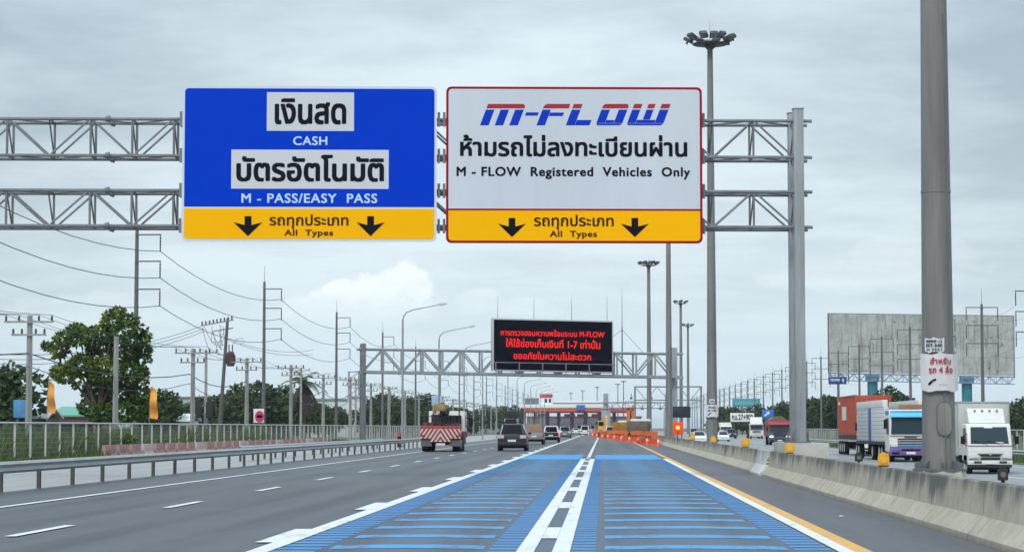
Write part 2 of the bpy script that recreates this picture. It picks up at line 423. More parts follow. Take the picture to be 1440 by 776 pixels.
# ------------------------------------------------------------------ concrete barrier, section by section
def barrier_mat(name, hi, lo, dark):
    m, g = newmat(name, .92)
    p = g.pos(); x, y, z = g.xyz(p)
    s1 = g.noise(g.vec(g.m('MULTIPLY', y, 1.5), g.m('MULTIPLY', z, .5), 0.0), 1.0, 6, .62)
    s2 = g.noise(p, 2.4, 6, .7); s3 = g.noise(g.vec(g.m('MULTIPLY', y, .22), 0.0, 5.0), 1.0, 3); s4 = g.noise(p, 7.0, 5, .7)
    wn = g.n('ShaderNodeTexWhiteNoise', noise_dimensions='1D'); jt = g.m('ADD', g.m('DIVIDE', y, 2.35), g.m('MULTIPLY', g.m('SUBTRACT', g.noise(g.vec(g.m('MULTIPLY', y, .9), g.m('MULTIPLY', z, 2.0), 7.0), 1.0, 4), .5), .35)); g.lk(g.m('FLOOR', jt), wn.inputs['W'])
    base = g.mix(g.ss(s2, .3, .7), lo, hi)
    base = g.mix(g.m('MULTIPLY', wn.outputs['Value'], .35), base, tuple(k*.72 for k in lo))
    v_ = g.m('ADD', g.m('ADD', g.m('MULTIPLY', s1, .62), g.m('MULTIPLY', s2, .28)), g.m('ADD', g.m('MULTIPLY', g.m('SUBTRACT', z, .52), .55), g.m('MULTIPLY', g.m('SUBTRACT', s3, .5), .75)))
    c = g.mix(g.m('MULTIPLY', g.ss(v_, .40, .66), .92), base, dark)
    fr = g.m('FRACT', jt); ck = g.m('MULTIPLY', g.m('LESS_THAN', fr, .016), g.m('LESS_THAN', wn.outputs['Value'], .7)); c = g.mix(g.m('MULTIPLY', ck, .8), c, (.05,.05,.048))
    spl = g.m('MULTIPLY', g.ss(g.m('ADD', z, g.m('MULTIPLY', s4, .16)), .20, .06), .55); c = g.mix(spl, c, (.15,.14,.125))
    c = g.mix(g.m('MULTIPLY', g.ss(s4, .62, .72), .35), c, (.14,.135,.12))
    g.lk(c, g.b.inputs['Base Color'])
    bp = g.n('ShaderNodeBump'); bp.inputs['Strength'].default_value = .4; bp.inputs['Distance'].default_value = .02; g.lk(g.noise(p, 9.0, 5), bp.inputs['Height']); g.lk(bp.outputs[0], g.b.inputs['Normal'])
    return m
bar_m = barrier_mat('stained_concrete', (.50,.46,.37), (.37,.335,.27), (.085,.088,.082))
bar_w = barrier_mat('whitewashed_concrete', (.80,.79,.74), (.66,.65,.60), (.42,.41,.38))
prof = [(5.2,-.02),(5.2,.09),(5.415,.34),(5.485,.81),(5.50,.83),(5.63,.83),(5.66,.80),(5.66,-.02)]
edges = [20,32.2,43.9,55.6,67.2,75.2,80.4]+[80.4+11.8*k for k in range(1,28)]
nb = 0
for a, b in zip(edges, edges[1:]):
    mb = MB(); wash = abs(a-75.2) < .1
    seg = max(2, int((b-a)/2)); n = len(prof); vs = []
    for i in range(seg+1):
        y = a+.022+(b-a-.044)*i/seg; o = rnd.uniform(-.012,.012); 
        vs += [((x+(o if x < 5.45 else 0)) - (.06 if wash else 0), y, z+(.03 if wash and z > .1 else 0)+rnd.uniform(-.006,.006)*(z > .3)) for x, z in prof]
    fs = [(i*n+k, i*n+(k+1)%n, (i+1)*n+(k+1)%n, (i+1)*n+k) for i in range(seg) for k in range(n)] + [tuple(range(n))[::-1], tuple(range(seg*n, seg*n+n))]
    mb.add(vs, fs)
    o = mb.build('concrete_barrier', bar_w if wash else bar_m)
    if wash: tag(o, 'short whitewashed barrier section standing between stained concrete ones', 'barrier', 'concrete barrier sections along the median')
    else: tag(o, 'stained concrete median barrier section, %s counting away from the camera' % ORD[nb], 'barrier', 'concrete barrier sections along the median'); nb += 1
mb = MB(); mb.bx(5.665,6.9,-30,420,-.5,.30); st(mb.build('median_ground', conc_l))
# dark expansion groove and yellow reflectors on the barrier
refl_m = mat('reflector_yellow', (.72,.36,.02), .45, 0, .2, 20)
def reflector(px, py, lab, s=1.0):
    D = (1.6-.83)*3200/(py-601.0); p = at(px, py, D)
    t = root('barrier_reflector', lab, 'reflector', (5.57,D,.83), 0, 'yellow reflectors on the barrier')
    h = .18*s; wv = .085*s
    mb = MB(); poly = [(-wv,.02),(wv,.02)] + [(wv*math.cos(a),h-wv+.04+wv*math.sin(a)) for a in [math.pi*k/8 for k in range(9)]]
    mb.prism(poly, -.02, .02, 'Y'); mb.build('reflector_plate', refl_m, t, bevel=.006)
    mb = MB(); mb.box((0,0,.012), (.14*s,.12,.024)); mb.build('mounting_foot', dk_metal, t)
    mb = MB(); mb.lathe([(.05*s,-.024),(.05*s,-.021)], (0,0,h*.55), 12, 'Y'); mb.build('lens', mat('amber_lens', (.8,.45,.04), .2), t)
    return t
reflector(1267, 655, 'largest yellow rounded reflector on the barrier, in front of the blue truck', 1.35)
reflector(1100, 637, 'yellow reflector on the barrier beside the gantry column pedestal', 1.6)
reflector(1032, 628.5, 'yellow reflector on the barrier below the small white car', 1.9)
reflector(992, 622.3, 'yellow reflector on the barrier just short of the tall mast', 1.7)
reflector(966, 618.3, 'small far yellow reflector on the barrier beneath the orange warning light', 1.9)
def lump(px, D, lab, s):
    t = root('barrier_lamp', lab, 'lamp', (5.9,D,.30), 0, 'small dark lamps behind the barrier')
    mb = MB(); mb.tube((0,0,0),(0,0,.62),.03); mb.build('post', dk_metal, t)
    mb = MB(); mb.box((0,0,.61),(.34*s,.22*s,.17)); mb.box((0,.02,.71),(.22*s,.16*s,.04)); mb.build('lamp_body', dk_metal, t, bevel=.012)
    mb = MB(); mb.lathe([(.10*s,-.125*s),(.10*s,-.105*s)], (0,0,.61), 12, 'Y'); mb.build('lens', grey_pl, t)
lump(1397, 34, 'small dark lamp behind the barrier in front of the white box truck', .42)
lump(1178, 53, 'small dark lamp behind the barrier beside the orange container truck', .5)

# ------------------------------------------------------------------ guardrails
wprof = [(0,.47),(.03,.49),(.09,.535),(.03,.595),(.03,.635),(.09,.695),(.03,.745),(0,.765)]
def guardrail(label, x, zb, d0, d1, step, face, m):
    t = root('guardrail', label, 'guardrail', (x,d0,zb))
    L = d1-d0; ps = MB(); n = len(wprof)
    loop = [(face*a,b) for a, b in wprof]+[(face*(a-.012),b) for a, b in wprof][::-1]
    mb = MB(); mb.prism([(a,b) for a, b in loop], 0, L, 'Y'); mb.build('rail_beam', m, t, smooth=True, ang=60)
    mb = MB(); mb.bx(-.05,.05,-.05,-.04,-.02,.70); mb.bx(-.05,.05,.04,.05,-.02,.70); mb.bx(-.01,.01,-.04,.04,-.02,.70)
    k = 0; y = step*.4; post = None; blk = None
    while y < L-.2:
        if post is None:
            post = mb.build('post', post_d, t); post.location = (-face*.22,y,0)
            b2 = MB(); b2.bx(-.07,.07,-.05,.05,.5,.74); blk = b2.build('spacer_block', post_d, post); blk.location = (face*.15,0,0)
        else: cpart(post, t, (-face*.22,y,0))
        y += step
gr_steel = mat('guardrail_zinc', (.36,.375,.38), .5, .2, .22, 1.4, stretch=(1,.4,3))
guardrail('galvanised steel guardrail on posts between the lanes and the pale side road', -14.75, 0.0, 47, 184, 3.85, 1, gr_steel)
guardrail('galvanised guardrail along the grass beyond the oncoming lanes', 23.4, -.42, 95, 330, 4.0, -1, gr_steel)
# second guardrail a little further from the lanes
guardrail('second guardrail on the far side of the pale side road, beginning beyond the striped barriers', -17.6, -.05, 110, 182, 4.0, 1, gr_steel)

# ------------------------------------------------------------------ fences
fence_p = mat('fence_post_paint', (.55,.56,.54), .7, 0, .15, 3)
fence_w = mat('fence_wire', (.20,.21,.20), .8)
def fence(label, x, zb, h, d0, d1, step, wire, wstep):
    t = root('mesh_fence', label, 'fence', (x,d0,zb)); L = d1-d0
    mb = MB(); mb.bx(-.042,.042,-.042,.042,-.1,h); post = mb.build('post', fence_p, t); n = 1; y = step; rest = MB()
    while y < L:
        if n < 96: cpart(post, t, (0,y,0))
        else: rest.bx(-.042,.042,y-.042,y+.042,-.1,h)
        n += 1; y += step
    if rest.v: tag(rest.build('post', fence_p, t), kind='stuff')
    mb = MB(); mb.tube((0,0,h-.04),(0,L,h-.04),.04,n=6); mb.build('top_rail', fence_p, t)
    mb = MB(); mb.tube((0,0,.12),(0,L,.12),.028,n=6); mb.build('bottom_rail', fence_p, t)
    mb = MB(); y = 0; r = .0042
    while y < min(L, wire):
        mb.quad((-r,y-r,.1),(r,y+r,.1),(r,y+r,h-.05),(-r,y-r,h-.05)); y += wstep
    z = .2
    while z < h-.1: mb.quad((r,0,z),(-r,0,z+.012),(-r,L,z+.012),(r,L,z)); z += .24
    mb.build('wire_mesh', fence_w, t)
fence('pale post and wire mesh fence between the grass verge and the side road', -27.5, -.05, 1.92, 88, 420, 2.95, 260, .2)
fence('pale wire mesh fence behind the guardrail of the oncoming lanes', 34.0, -.46, 1.9, 150, 460, 3.0, 310, .18)
# red and white water barriers in front of the fence
rw = mat('barrier_red_plastic', (.36,.19,.18), .7, 0, .3, 2); rww = mat('barrier_white_plastic', (.46,.36,.34), .6, 0, .2, 2)
rnd2 = random.Random(5); protos = {}
for k in range(26):
    y = 122+k*3.05; x = -26.6+(k*.075); lab = '%s faded %s plastic road barrier at the foot of the mesh fence, %s in its row' % ('', 'red' if k % 5 != 3 else 'white', ORD[k])
    lab = ' '.join(lab.split()); c = 'r' if k % 5 != 3 else 'w'
    if c not in protos:
        t = root('plastic_barrier', lab, 'road barrier', (x,y,-.05), R(90), 'faded plastic barriers along the fence')
        mb = MB(); mb.prism([(-.22,0),(.22,0),(.22,.16),(.11,.30),(.09,.72),(-.09,.72),(-.11,.30),(-.22,.16)], -1.35, 1.35, 'X'); mb.build('barrier_body', rw if c == 'r' else rww, t, bevel=.03)
        mb = MB(); mb.bx(-.9,.9,-.108,.108,.42,.50); mb.build('reflective_band', rw if c == 'r' else rww, t)
        mb = MB(); mb.lathe([(.05,.72),(.05,.76)], (0.9,0,0)); mb.build('filler_cap', dk_metal, t); protos[c] = t
    else: dup(protos[c], (x,y,-.05), R(90)+rnd2.uniform(-.04,.04), lab)
# ------------------------------------------------------------------ big sign gantry
GP = Vector((6.05, 71.0, 0)); GA = R(3.6)
GU = Vector((math.cos(GA), math.sin(GA), 0)); GN = Vector((-math.sin(GA), math.cos(GA), 0))
def guv(px, py, off=0.0, P=GP, U=GU, N=GN):        # local (u, z) of the photo point in the plane off metres behind the gantry line
    d = ray(px, py); o = Vector((0,0,HC)); q = P+N*off
    t = (q-o).dot(N)/d.dot(N); h = o+d*t
    return (h-P).dot(U), h.z
gz = lambda px, py, off=0.0: guv(px, py, off)[1]
gt = root('sign_gantry', 'large grey steel lattice gantry spanning the lanes and carrying two big road signs', 'gantry', GP, GA)
FY, BY = -.5, .5                     # front and rear chord planes
zt = [gz(1120,170.5,FY), gz(1120,221.5,FY), gz(1120,270,FY), gz(1120,319.5,FY)]
UL = -34.0
ctop = gz(1120,157,0)
mb = MB(); mb.bx(-.155,.155,-.62,-.30,.9,ctop); mb.bx(-.175,.175,-.64,-.28,ctop,ctop+.03)
col = mb.build('column', steel_c, gt, bevel=.03)
c2 = cpart(col, gt, (-.02,.98,0)); cpart(col, gt, (UL,0,0)); cpart(col, gt, (UL,.98,0))
mb = MB()
k = 1.4; i = 0
while k < ctop-.6:
    a, b = (-.25,.35) if i % 2 == 0 else (.35,-.25)
    mb.tube((-.02,a,k),(-.02,b,k+.8),.03,n=6); k += .8; i += 1
mb.build('column_lacing', steel, gt)
mb = MB()
mb.bx(-.32,.28,-.30,.30,1.135,1.17); mb.prism([(-.3,1.171),(-.19,1.171),(-.19,1.6)], -.01, .01, 'Y'); mb.prism([(.27,1.171),(.19,1.171),(.19,1.6)], -.01, .01, 'Y')
bp0 = mb.build('base_plate', steel_d, gt); bp0.location = (0,-.46,0); cpart(bp0, gt, (-.02,.52,0))
mb = MB()
for yy in (-.46,.52): mb.bx(UL-.35,UL+.35,yy-.35,yy+.35,-.1,.9)
mb.build('footing', conc_l, gt)
for nm, z1, z0 in (('upper_truss', zt[0], zt[1]), ('lower_truss', zt[2], zt[3])):
    ch = MB()
    for yy in (FY, BY):
        for zz_ in (z1, z0): ch.tube((UL,yy,zz_),(.42,yy,zz_),.055,n=8)
    tr = ch.build(nm, steel, gt, smooth=True)
    web = MB(); pan = 1.28; k = 0; u_ = -.12
    while u_ > UL+.2:
        for yy in (FY, BY):
            if k % 2 == 1 or yy == BY or k % 4 == 0: web.tube((u_,yy,z0),(u_,yy,z1),.038,n=6)
            if u_-pan > UL:
                a, b = (z0, z1) if k % 2 == 0 else (z1, z0)
                web.tube((u_-.08,yy,a+(.05 if a == z0 else -.05)),(u_-pan+.08,yy,b+(.05 if b == z0 else -.05)),.033,n=6)
        for zz_ in (z1, z0):
            web.tube((u_,FY,zz_),(u_,BY,zz_),.03,n=6)
            if u_-pan > UL: web.tube((u_,FY if k % 2 else BY,zz_),(u_-pan,BY if k % 2 else FY,zz_),.028,n=6)
        web.tube((u_,FY,z1),(u_,BY,z0),.025,n=6)
        u_ -= pan; k += 1
    web.build('lattice', steel, tr, smooth=True)
    sp = MB(); sp.tube((-.03,0,0),(.03,0,0),.11,n=10); sp.tube((-.10,0,0),(-.031,0,0),.09,n=10); s0 = None
    for us in (guv(157,170)[0], guv(1112,170)[0]-3.9):
        for yy in (FY, BY):
            for zz_ in (z1, z0):
                if s0 is None: s0 = sp.build('splice_flange', steel_d, tr); s0.location = (us,yy,zz_)
                else: cpart(s0, tr, (us,yy,zz_))
mb = MB(); mb.bx(-.40,.85,-1.4,4.6,-.45,1.13)
tag(mb.build('concrete_pedestal', conc_l, None, bevel=.02, loc=(6.07,71.6,0)), 'broad concrete pedestal behind the barrier under the gantry column', 'pedestal')

sg_blue = mat('sign_blue', (.001,.045,.55), .5, spec=.03); sg_grey = mat('sign_grey', (.58,.62,.68), .5, 0, .06, .35, stretch=(2,1,.3))
sg_yel = mat('sign_yellow', (.98,.47,.001), .5, spec=.05); sg_red = mat('sign_red_border', (.32,.006,.02), .5, spec=.1); sg_edge = mat('sign_white_edge', (.62,.67,.72), .4)
sg_plate = mat('sign_pale_plate', (.60,.615,.65), .4); ink = mat('sign_black', (.005,.006,.012), .6, spec=.1); ink_b = mat('sign_brown_black', (.04,.014,.004), .6, spec=.1)
sg_pale = mat('sign_pale_blue_lettering', (.52,.70,.90), .4); logo_b = mat('logo_blue', (.004,.04,.48), .5, spec=.1); logo_r = mat('logo_red', (.36,.012,.025), .4)
SY = -.80
def rrect(x0, x1, z0, z1, r, n=5):
    pts = []
    for cx, cz, a in ((x1-r,z1-r,0),(x0+r,z1-r,90),(x0+r,z0+r,180),(x1-r,z0+r,270)):
        pts += [(cx+r*math.cos(R(a+90*i/n)), cz+r*math.sin(R(a+90*i/n))) for i in range(n+1)]
    return pts
def sign(name, label, box, yel, face_m, edge_m):
    x0, y0, x1, y1 = box
    u0, z1 = guv(x0, y0, SY); u1, _ = guv(x1, y0, SY); z0 = guv((x0+x1)/2, y1, SY)[1]; z1 = guv((x0+x1)/2, y0, SY)[1]
    o = GP+GU*((u0+u1)/2)+GN*SY; o.z = z0
    t = root(name, label, 'road sign', o, GA, 'overhead signs on the gantry')
    uc = (u0+u1)/2
    def L(px, py): a, b = guv(px, py, SY); return a-uc, b-z0
    W, H = u1-u0, z1-z0; bw = .075
    mb = MB(); mb.prism(rrect(-W/2,W/2,0,H,.16), 0, .06, 'Y'); mb.build('border_panel', edge_m, t)
    zy = L((x0+x1)/2, yel)[1]
    up = MB(); full = rrect(-W/2+bw,W/2-bw,bw,H-bw,.11)
    upper = [(a, max(b, zy+.03)) for a, b in full if b > H/2]+[(-W/2+bw,zy+.03),(W/2-bw,zy+.03)]
    up.prism(upper, -.006, .002, 'Y'); up.build('upper_face', face_m, t)
    lo = MB(); lower = [(W/2-bw,zy-.03),(-W/2+bw,zy-.03)]+[(a,b) for a, b in full if b < H/2]
    lo.prism(lower, -.006, .002, 'Y'); lo.build('lower_yellow_face', sg_yel, t)
    br = MB()
    for zz_ in zt:
        for a in (-W/2+.5, -W/6, W/6, W/2-.5): br.bx(a-.06,a+.06,.06,.36,zz_-z0-.12,zz_-z0+.12)
    for a in (-W/2+.5, -W/6, W/6, W/2-.5): br.bx(a-.045,a+.045,.0605,.15,.1,H-.1)
    br.build('mounting_rail', steel_d, t)
    lug = MB()
    for zz_ in zt:
        for a in (-W/2-.10, W/2+.02): lug.bx(a,a+.08,.14,.24,zz_-z0-.22,zz_-z0+.22)
        lug.bx(-W/2-.10,W/2+.10,.24,.30,zz_-z0-.05,zz_-z0+.05)
    lug.build('clamp_bracket', steel, t)
    def word(s, b, m, nm='lettering', bold=.02, sp=1.0, y=-.011):
        (a0, c1), (a1, c0) = L(b[0], b[1]), L(b[2], b[3])
        q = MB(); letters(q, s, a0, a1, c0, c1, y, bold, sp, thick=.006); return q.build(nm, m, t)
    def plate(b):
        (a0, c1), (a1, c0) = L(b[0], b[1]), L(b[2], b[3]); q = MB(); q.bx(a0,a1,-.010,-.004,c0,c1); return q.build('text_plate', sg_plate, t)
    def arrow(b):
        (a0, c1), (a1, c0) = L(b[0], b[1]), L(b[2], b[3]); w_, h_ = a1-a0, c1-c0; cx = (a0+a1)/2
        pts = [(-.12,1),(.12,1),(.12,.60),(.5,.72),(.5,.66),(0,0),(-.5,.66),(-.5,.72),(-.12,.60)]
        pts = [(-.12,1),(.12,1),(.12,.56),(.5,.70),(0,0),(-.5,.70),(-.12,.56)]
        q = MB(); q.prism([(cx+a*w_, c0+b_*h_) for a, b_ in pts], -.011, -.004, 'Y'); return q.build('down_arrow', ink, t)
    return t, L, word, plate, arrow
t, L, word, plate, arrow = sign('overhead_sign', 'blue and yellow overhead sign with white plates and white lettering', (257,121.5,614.5,339.5), 292.3, sg_blue, sg_edge)
plate((375.5,130,497.7,184.5)); plate((325.5,210.5,546.5,265.8))
word('เงินสด', (386.5,138.5,487,175.5), ink, bold=.034); word('CASH', (412.3,192,460.3,204.6), sg_pale, bold=.022, sp=1.08)
word('บัตรอัตโนมัติ', (332.5,217.5,540,256), ink, bold=.034); word('M - PASS/EASY  PASS', (339.6,272,530.5,285.9), sg_pale, bold=.022, sp=1.1)
word('รถทุกประเภท', (379,301.5,490,322.3), ink_b, bold=.02); word('All  Types', (400,323,468.5,334), ink_b, bold=.025, sp=1.08)
arrow((328.5,304,369,332.3)); arrow((501.3,304,541,332.3))
t, L, word, plate, arrow = sign('overhead_sign', 'pale grey and yellow overhead sign with dark red border and slanted blue logo', (627.5,122.5,987,342), 295, sg_grey, sg_red)
word('ห้ามรถไม่ลงทะเบียนผ่าน', (647,189.5,966.5,221), ink, bold=.03); word('M - FLOW  Registered  Vehicles  Only', (642,234.5,970.5,252.5), ink, bold=.03, sp=1.1)
word('รถทุกประเภท', (751,302,863,323.5), ink_b, bold=.02); word('All  Types', (773,324.5,839.5,336), ink_b, bold=.025, sp=1.08)
arrow((700.5,306.5,739.5,333.6)); arrow((873,306.5,912.5,333.6))
# slanted logo: strokes in zoomed photo units, unslanted, y measured up from the base
qb = MB(); qr = MB()
def lg(q, pts):
    P = []
    for x, h in pts:
        xx = x+.38*h; a, c = L(610+xx*.30936, 110+(215-h)*.30936); P.append((a, c))
    q.prism(P, -.011, -.004, 'Y')
def lr(q, x0, x1, h0, h1): lg(q, [(x0,h0),(x1,h0),(x1,h1),(x0,h1)])
B = 71; T0, T1 = 77, 97
lr(qb,210,249,0,B); lr(qb,277,315,0,B); lr(qb,343,382,0,B); lg(qr,[(210,T0),(382,T0),(382,88),(372,T1),(210,T1)])
lr(qb,398,455,44,59)
lr(qb,467,505,0,B); lr(qb,506.5,570,42,58); lg(qr,[(467,T0),(585,T0),(583,T1),(478,T1),(467,88)])
lr(qb,600,640,0,B); lr(qb,641.5,708,0,24); lr(qr,600,640,T0,T1)
lr(qb,735,774,10,B); lr(qb,814,853,10,B); lg(qb,[(735,8.5),(743,0),(845,0),(853,8.5)]); lr(qb,775.5,812.5,10,24); lg(qr,[(735,T0),(853,T0),(853,88),(845,T1),(743,T1),(735,88)])
lr(qb,875,912,10,B); lr(qb,940,972,26,B); lr(qb,1000,1040,10,B); lg(qb,[(875,8.5),(883,0),(1031,0),(1040,8.5)]); lr(qb,913.5,998.5,10,24.5); lr(qr,875,912,T0,T1); lr(qr,940,972,T0,T1); lr(qr,1000,1040,T0,T1)
lgo = qb.build('logo', logo_b, t); qr.build('red_logo_band', logo_r, lgo)

# ------------------------------------------------------------------ second gantry with the message board
DP = Vector((at(946,600,224).x, 224, 0)); DA = R(13)
DU = Vector((math.cos(DA), math.sin(DA), 0)); DN = Vector((-math.sin(DA), math.cos(DA), 0))
def duv(px, py, off=0.0): return guv(px, py, off, DP, DU, DN)
dt = root('sign_gantry', 'farther lattice gantry carrying the black electronic message board', 'gantry', DP, DA)
ul, z1 = duv(510,491); _, z0 = duv(510,523); z1r = duv(946,497.5)[1]; z0r = duv(946,530.5)[1]; utop = duv(946,489)[1]
zt_ = lambda u_: z1+(z1r-z1)*(u_-ul)/(0-ul); zb_ = lambda u_: z0+(z0r-z0)*(u_-ul)/(0-ul)
mb = MB(); mb.bx(-.28,.28,-.9,-.45,-.3,utop); col = mb.build('column', steel_c, dt, bevel=.04); cpart(col, dt, (0.05,1.35,0))
mb = MB(); mb.bx(-.22,.22,-.9,-.45,-.1,duv(508,483)[1]); col = mb.build('column', steel_d, dt, bevel=.04); col.location = (ul,0,0); cpart(col, dt, (ul+.05,1.35,0))
mb = MB()
for s_ in (0,1):
    k = .5; i = 0
    while k < 7.5: mb.tube((ul*s_,-.45,k),(ul*s_,.45,k+1.0),.05,n=6); k += 1.0
mb.build('column_lacing', steel, dt)
mb = MB()
for yy in (-.67,.67):
    mb.tube((ul-.5,yy,zt_(ul-.5)),(.9,yy,zt_(.9)),.12,n=8); mb.beam((ul-.3,yy,zb_(ul-.3)),(.9,yy,zb_(.9)),.20,.30)
mb.beam((ul,-1.4,z0-.03),(0,-1.4,z0r-.03),.9,.10)
tr = mb.build('truss_chords', steel_c, dt, smooth=True)
web = MB(); n = 16
for i in range(n+1):
    u_ = ul+(0-ul)*i/n; v_ = ul+(0-ul)*(i+1)/n
    for yy in (-.67,.67):
        web.beam((u_,yy,zb_(u_)),(u_,yy,zt_(u_)),.16)
        if i < n:
            a, b = (zb_(u_), zt_(v_)) if i % 2 == 0 else (zt_(u_), zb_(v_)); web.beam((u_,yy,a),(v_,yy,b),.13)
    web.tube((u_,-.67,zt_(u_)),(u_,.67,zt_(u_)),.06,n=6)
web.build('lattice', steel_c, tr)
# message board
scr = mat('screen_black', (.002,.002,.008), .6, spec=.04); led = mat('red_led', (1.0,.025,.02), .9, emit=.95, spec=0)
led.node_tree.nodes['Principled BSDF'].inputs['Base Color'].default_value = (.05,0,0,1)
BOFF = -1.05
a0, zt1 = duv(692.5,447,BOFF); a1, zt2 = duv(862.5,451,BOFF); zb1 = duv(692,521,BOFF)[1]; zb2 = duv(862,524.5,BOFF)[1]
bo = DP+DU*a0+DN*BOFF; bo.z = zb1
bt = root('message_board', 'black electronic message board with three lines of red lettering above the lanes', 'message board', bo, DA)
W = a1-a0; H1 = zt1-zb1; dzr = zb2-zb1; H2 = zt2-zb1
def shear(px, py): a, z = duv(px, py, BOFF); return a-a0, z-zb1
mb = MB(); mb.prism([(0,0),(W,dzr),(W,H2),(0,H1)], 0, .9, 'Y'); mb.build('cabinet', mat('cabinet_grey', (.45,.47,.5), .5), bt, bevel=.02)
mb = MB(); e = .14; mb.prism([(e,e),(W-e,dzr+e),(W-e,H2-e),(e,H1-e)], -.03, .0, 'Y'); mb.build('screen', scr, bt)
def led_line(s, q):
    (x0, z1_), (x1, z0_) = shear(q[0], q[1]), shear(q[2], q[3]); mm = MB(); sl_ = (H2-H1)/W
    letters(mm, s, x0, x1, z0_+.06, z1_+.02, -.045, .018, 1.0, bend=lambda x, d, z: (x, d, z+sl_*(x-(x0+x1)/2))); mm.build('lettering', led, bt)
if 1: led_line('การตรวจสอบความพร้อมระบบ M-FLOW', (704,463.0,850,474.5)); led_line('ให้ใช้ช่องเก็บเงินที่ 1-7 เท่านั้น', (711,476.5,844,490.5)); led_line('ขออภัยในความไม่สะดวก', (722,494.5,831,507))
mb = MB()
for px in (701,752,805,855):
    x, z = shear(px, 447); mb.tube((x,.4,z-.2),(x,.4,z+2.2),.035,.012,n=6)
mb.build('lightning_rod', steel, bt)
ft = tag(root('walkway_railing', 'grey maintenance railing across the foot of the message board', 'railing', bo, DA))
mb = MB(); sl_ = dzr/W
mb.beam((0,-.75,.80),(W,-.75,.80+dzr),.08)
mb.beam((0,-.75,.62),(W,-.75,.62+dzr),.05) if False else None
ft2 = mb.build('handrail', steel, ft)
pp = MB(); pp.bx(-.045,.045,-.045,.045,-.15,.80); p0 = pp.build('post', steel, ft)
for i in range(6): (cpart(p0, ft, (W*(i+.08)/5.2,-.75,dzr*(i+.08)/5.2)) if i else setattr(p0, 'location', (W*.016,-.75,dzr*.016)))
# guyed lightning mast on the truss
mt = root('lightning_mast', 'thin guyed lightning mast standing on the gantry beside the message board', 'mast', DP+DU*duv(875,520)[0]+Vector((0,0,duv(875,527)[1])), DA)
h = duv(875,405)[1]-mt.location.z
mb = MB(); mb.tube((0,0,0),(0,0,h*.55),.08,.06,n=8); mb.tube((0,0,h*.55),(0,0,h),.045,.015,n=6); mb.build('pole', steel, mt)
mb = MB(); zc = h*.52
mb.tube((0,0,zc),(-1.7,.4,zc-1.3),.018,n=4); mb.tube((0,0,zc),(2.4,.4,zc-2.4),.018,n=4); mb.build('guy_wire', wire_m, mt)

# ------------------------------------------------------------------ masts in the median
lum_m = mat('floodlight_body', (.055,.058,.062), .5); lum_g = mat('floodlight_glass', (.25,.27,.30), .15)
def mast(label, loc, ztop, r0=.285, rtop=.13, zb=.32, nl=12, detail=True, base=True):
    t = root('high_mast_light', label, 'mast light', (loc[0],loc[1],0), 0, 'high mast lights along the median')
    mb = MB(); mb.lathe([(r0, zb),(r0, zb+.02),(r0*.86+rtop*.14, zb+(ztop-zb)*.14),(r0*.5+rtop*.5, zb+(ztop-zb)*.5),(rtop, ztop)], n=20)
    for zz_ in (5.8, 11.5, 17.0): mb.lathe([(r0+(rtop-r0)*zz_/ztop+.012, zz_),(r0+(rtop-r0)*zz_/ztop+.012, zz_+.05)], n=20)
    mb.build('shaft', mast_m, t, smooth=True, ang=35)
    if base:
        mb = MB(); mb.bx(-.035,.035,-r0-.05,-r0+.02,2.6,2.72); mb.tube((.05,-r0-.01,2.6),(.09,-r0-.02,.4),.014,n=5); mb.tube((.12,-r0*.93-.01,9.0),(.16,-r0*.93-.02,.4),.010,n=5); mb.build('cable_conduit', steel_d, t)
        mb = MB(); mb.lathe([(r0+.17, zb-.03),(r0+.17, zb+.012)], n=16)
        for k in range(8):
            a = 2*math.pi*k/8; c, s_ = math.cos(a), math.sin(a); mb.tube((c*(r0+.11),s_*(r0+.11),zb),(c*(r0+.11),s_*(r0+.11),zb+.12),.025,n=6)
            mb.beam((c*(r0-.02),s_*(r0-.02),zb+.13),(c*(r0+.12),s_*(r0+.12),zb+.03),.02,.09)
        mb.build('base_flange', steel_d, t)
    hd = MB(); hd.lathe([(rtop+.05, ztop-.3),(.34, ztop-.12),(.36, ztop+.0),(.2, ztop+.12),(.05, ztop+.2)], n=14)
    hd.lathe([(.95, ztop-.06),(1.0, ztop-.02),(.95, ztop+.02)], n=20); hd.tube((0,0,ztop+.1),(0,0,ztop+1.3),.018,.006,n=5)
    for k in range(6):
        a = 2*math.pi*k/6+.2; hd.tube((0,0,ztop-.05),(math.cos(a)*1.05,math.sin(a)*1.05,ztop-.02),.035,n=5)
    hd.build('lamp_ring', lum_m, t, smooth=True)
    fl = MB(); fl.box((0,0,0), (.46,.42,.20)); fl.box((0,0,-.16), (.10,.10,.2))
    f0 = None
    for k in range(nl):
        a = 2*math.pi*k/nl+.12; rr = 1.28 if k % 2 else .98
        M_ = (math.cos(a)*rr, math.sin(a)*rr, ztop+(.30 if k % 2 else .38))
        if f0 is None:
            f0 = fl.build('floodlight', lum_m, t, bevel=.03); gl = MB(); gl.box((.0,0,-.105),(.36,.34,.012)); gl.build('lamp_glass', lum_g, f0); f0.location = M_; f0.rotation_euler = (0,R(-28),a)
        else:
            c = cpart(f0, t, M_); c.rotation_euler = (0,R(-28),a)
    return t
m1 = at(1320,600,41); M1 = mast('thick grey light mast nearest the camera with a white banner tied around its foot', (m1.x,41), 23.0, r0=.30, rtop=.13, zb=.86)
mb = MB(); mb.lathe([(.52,.28),(.50,.70),(.47,.84)], n=8); tag(mb.build('mast_footing', conc_l, None, loc=(m1.x,41,0)), 'octagonal concrete footing under the nearest light mast', 'footing')
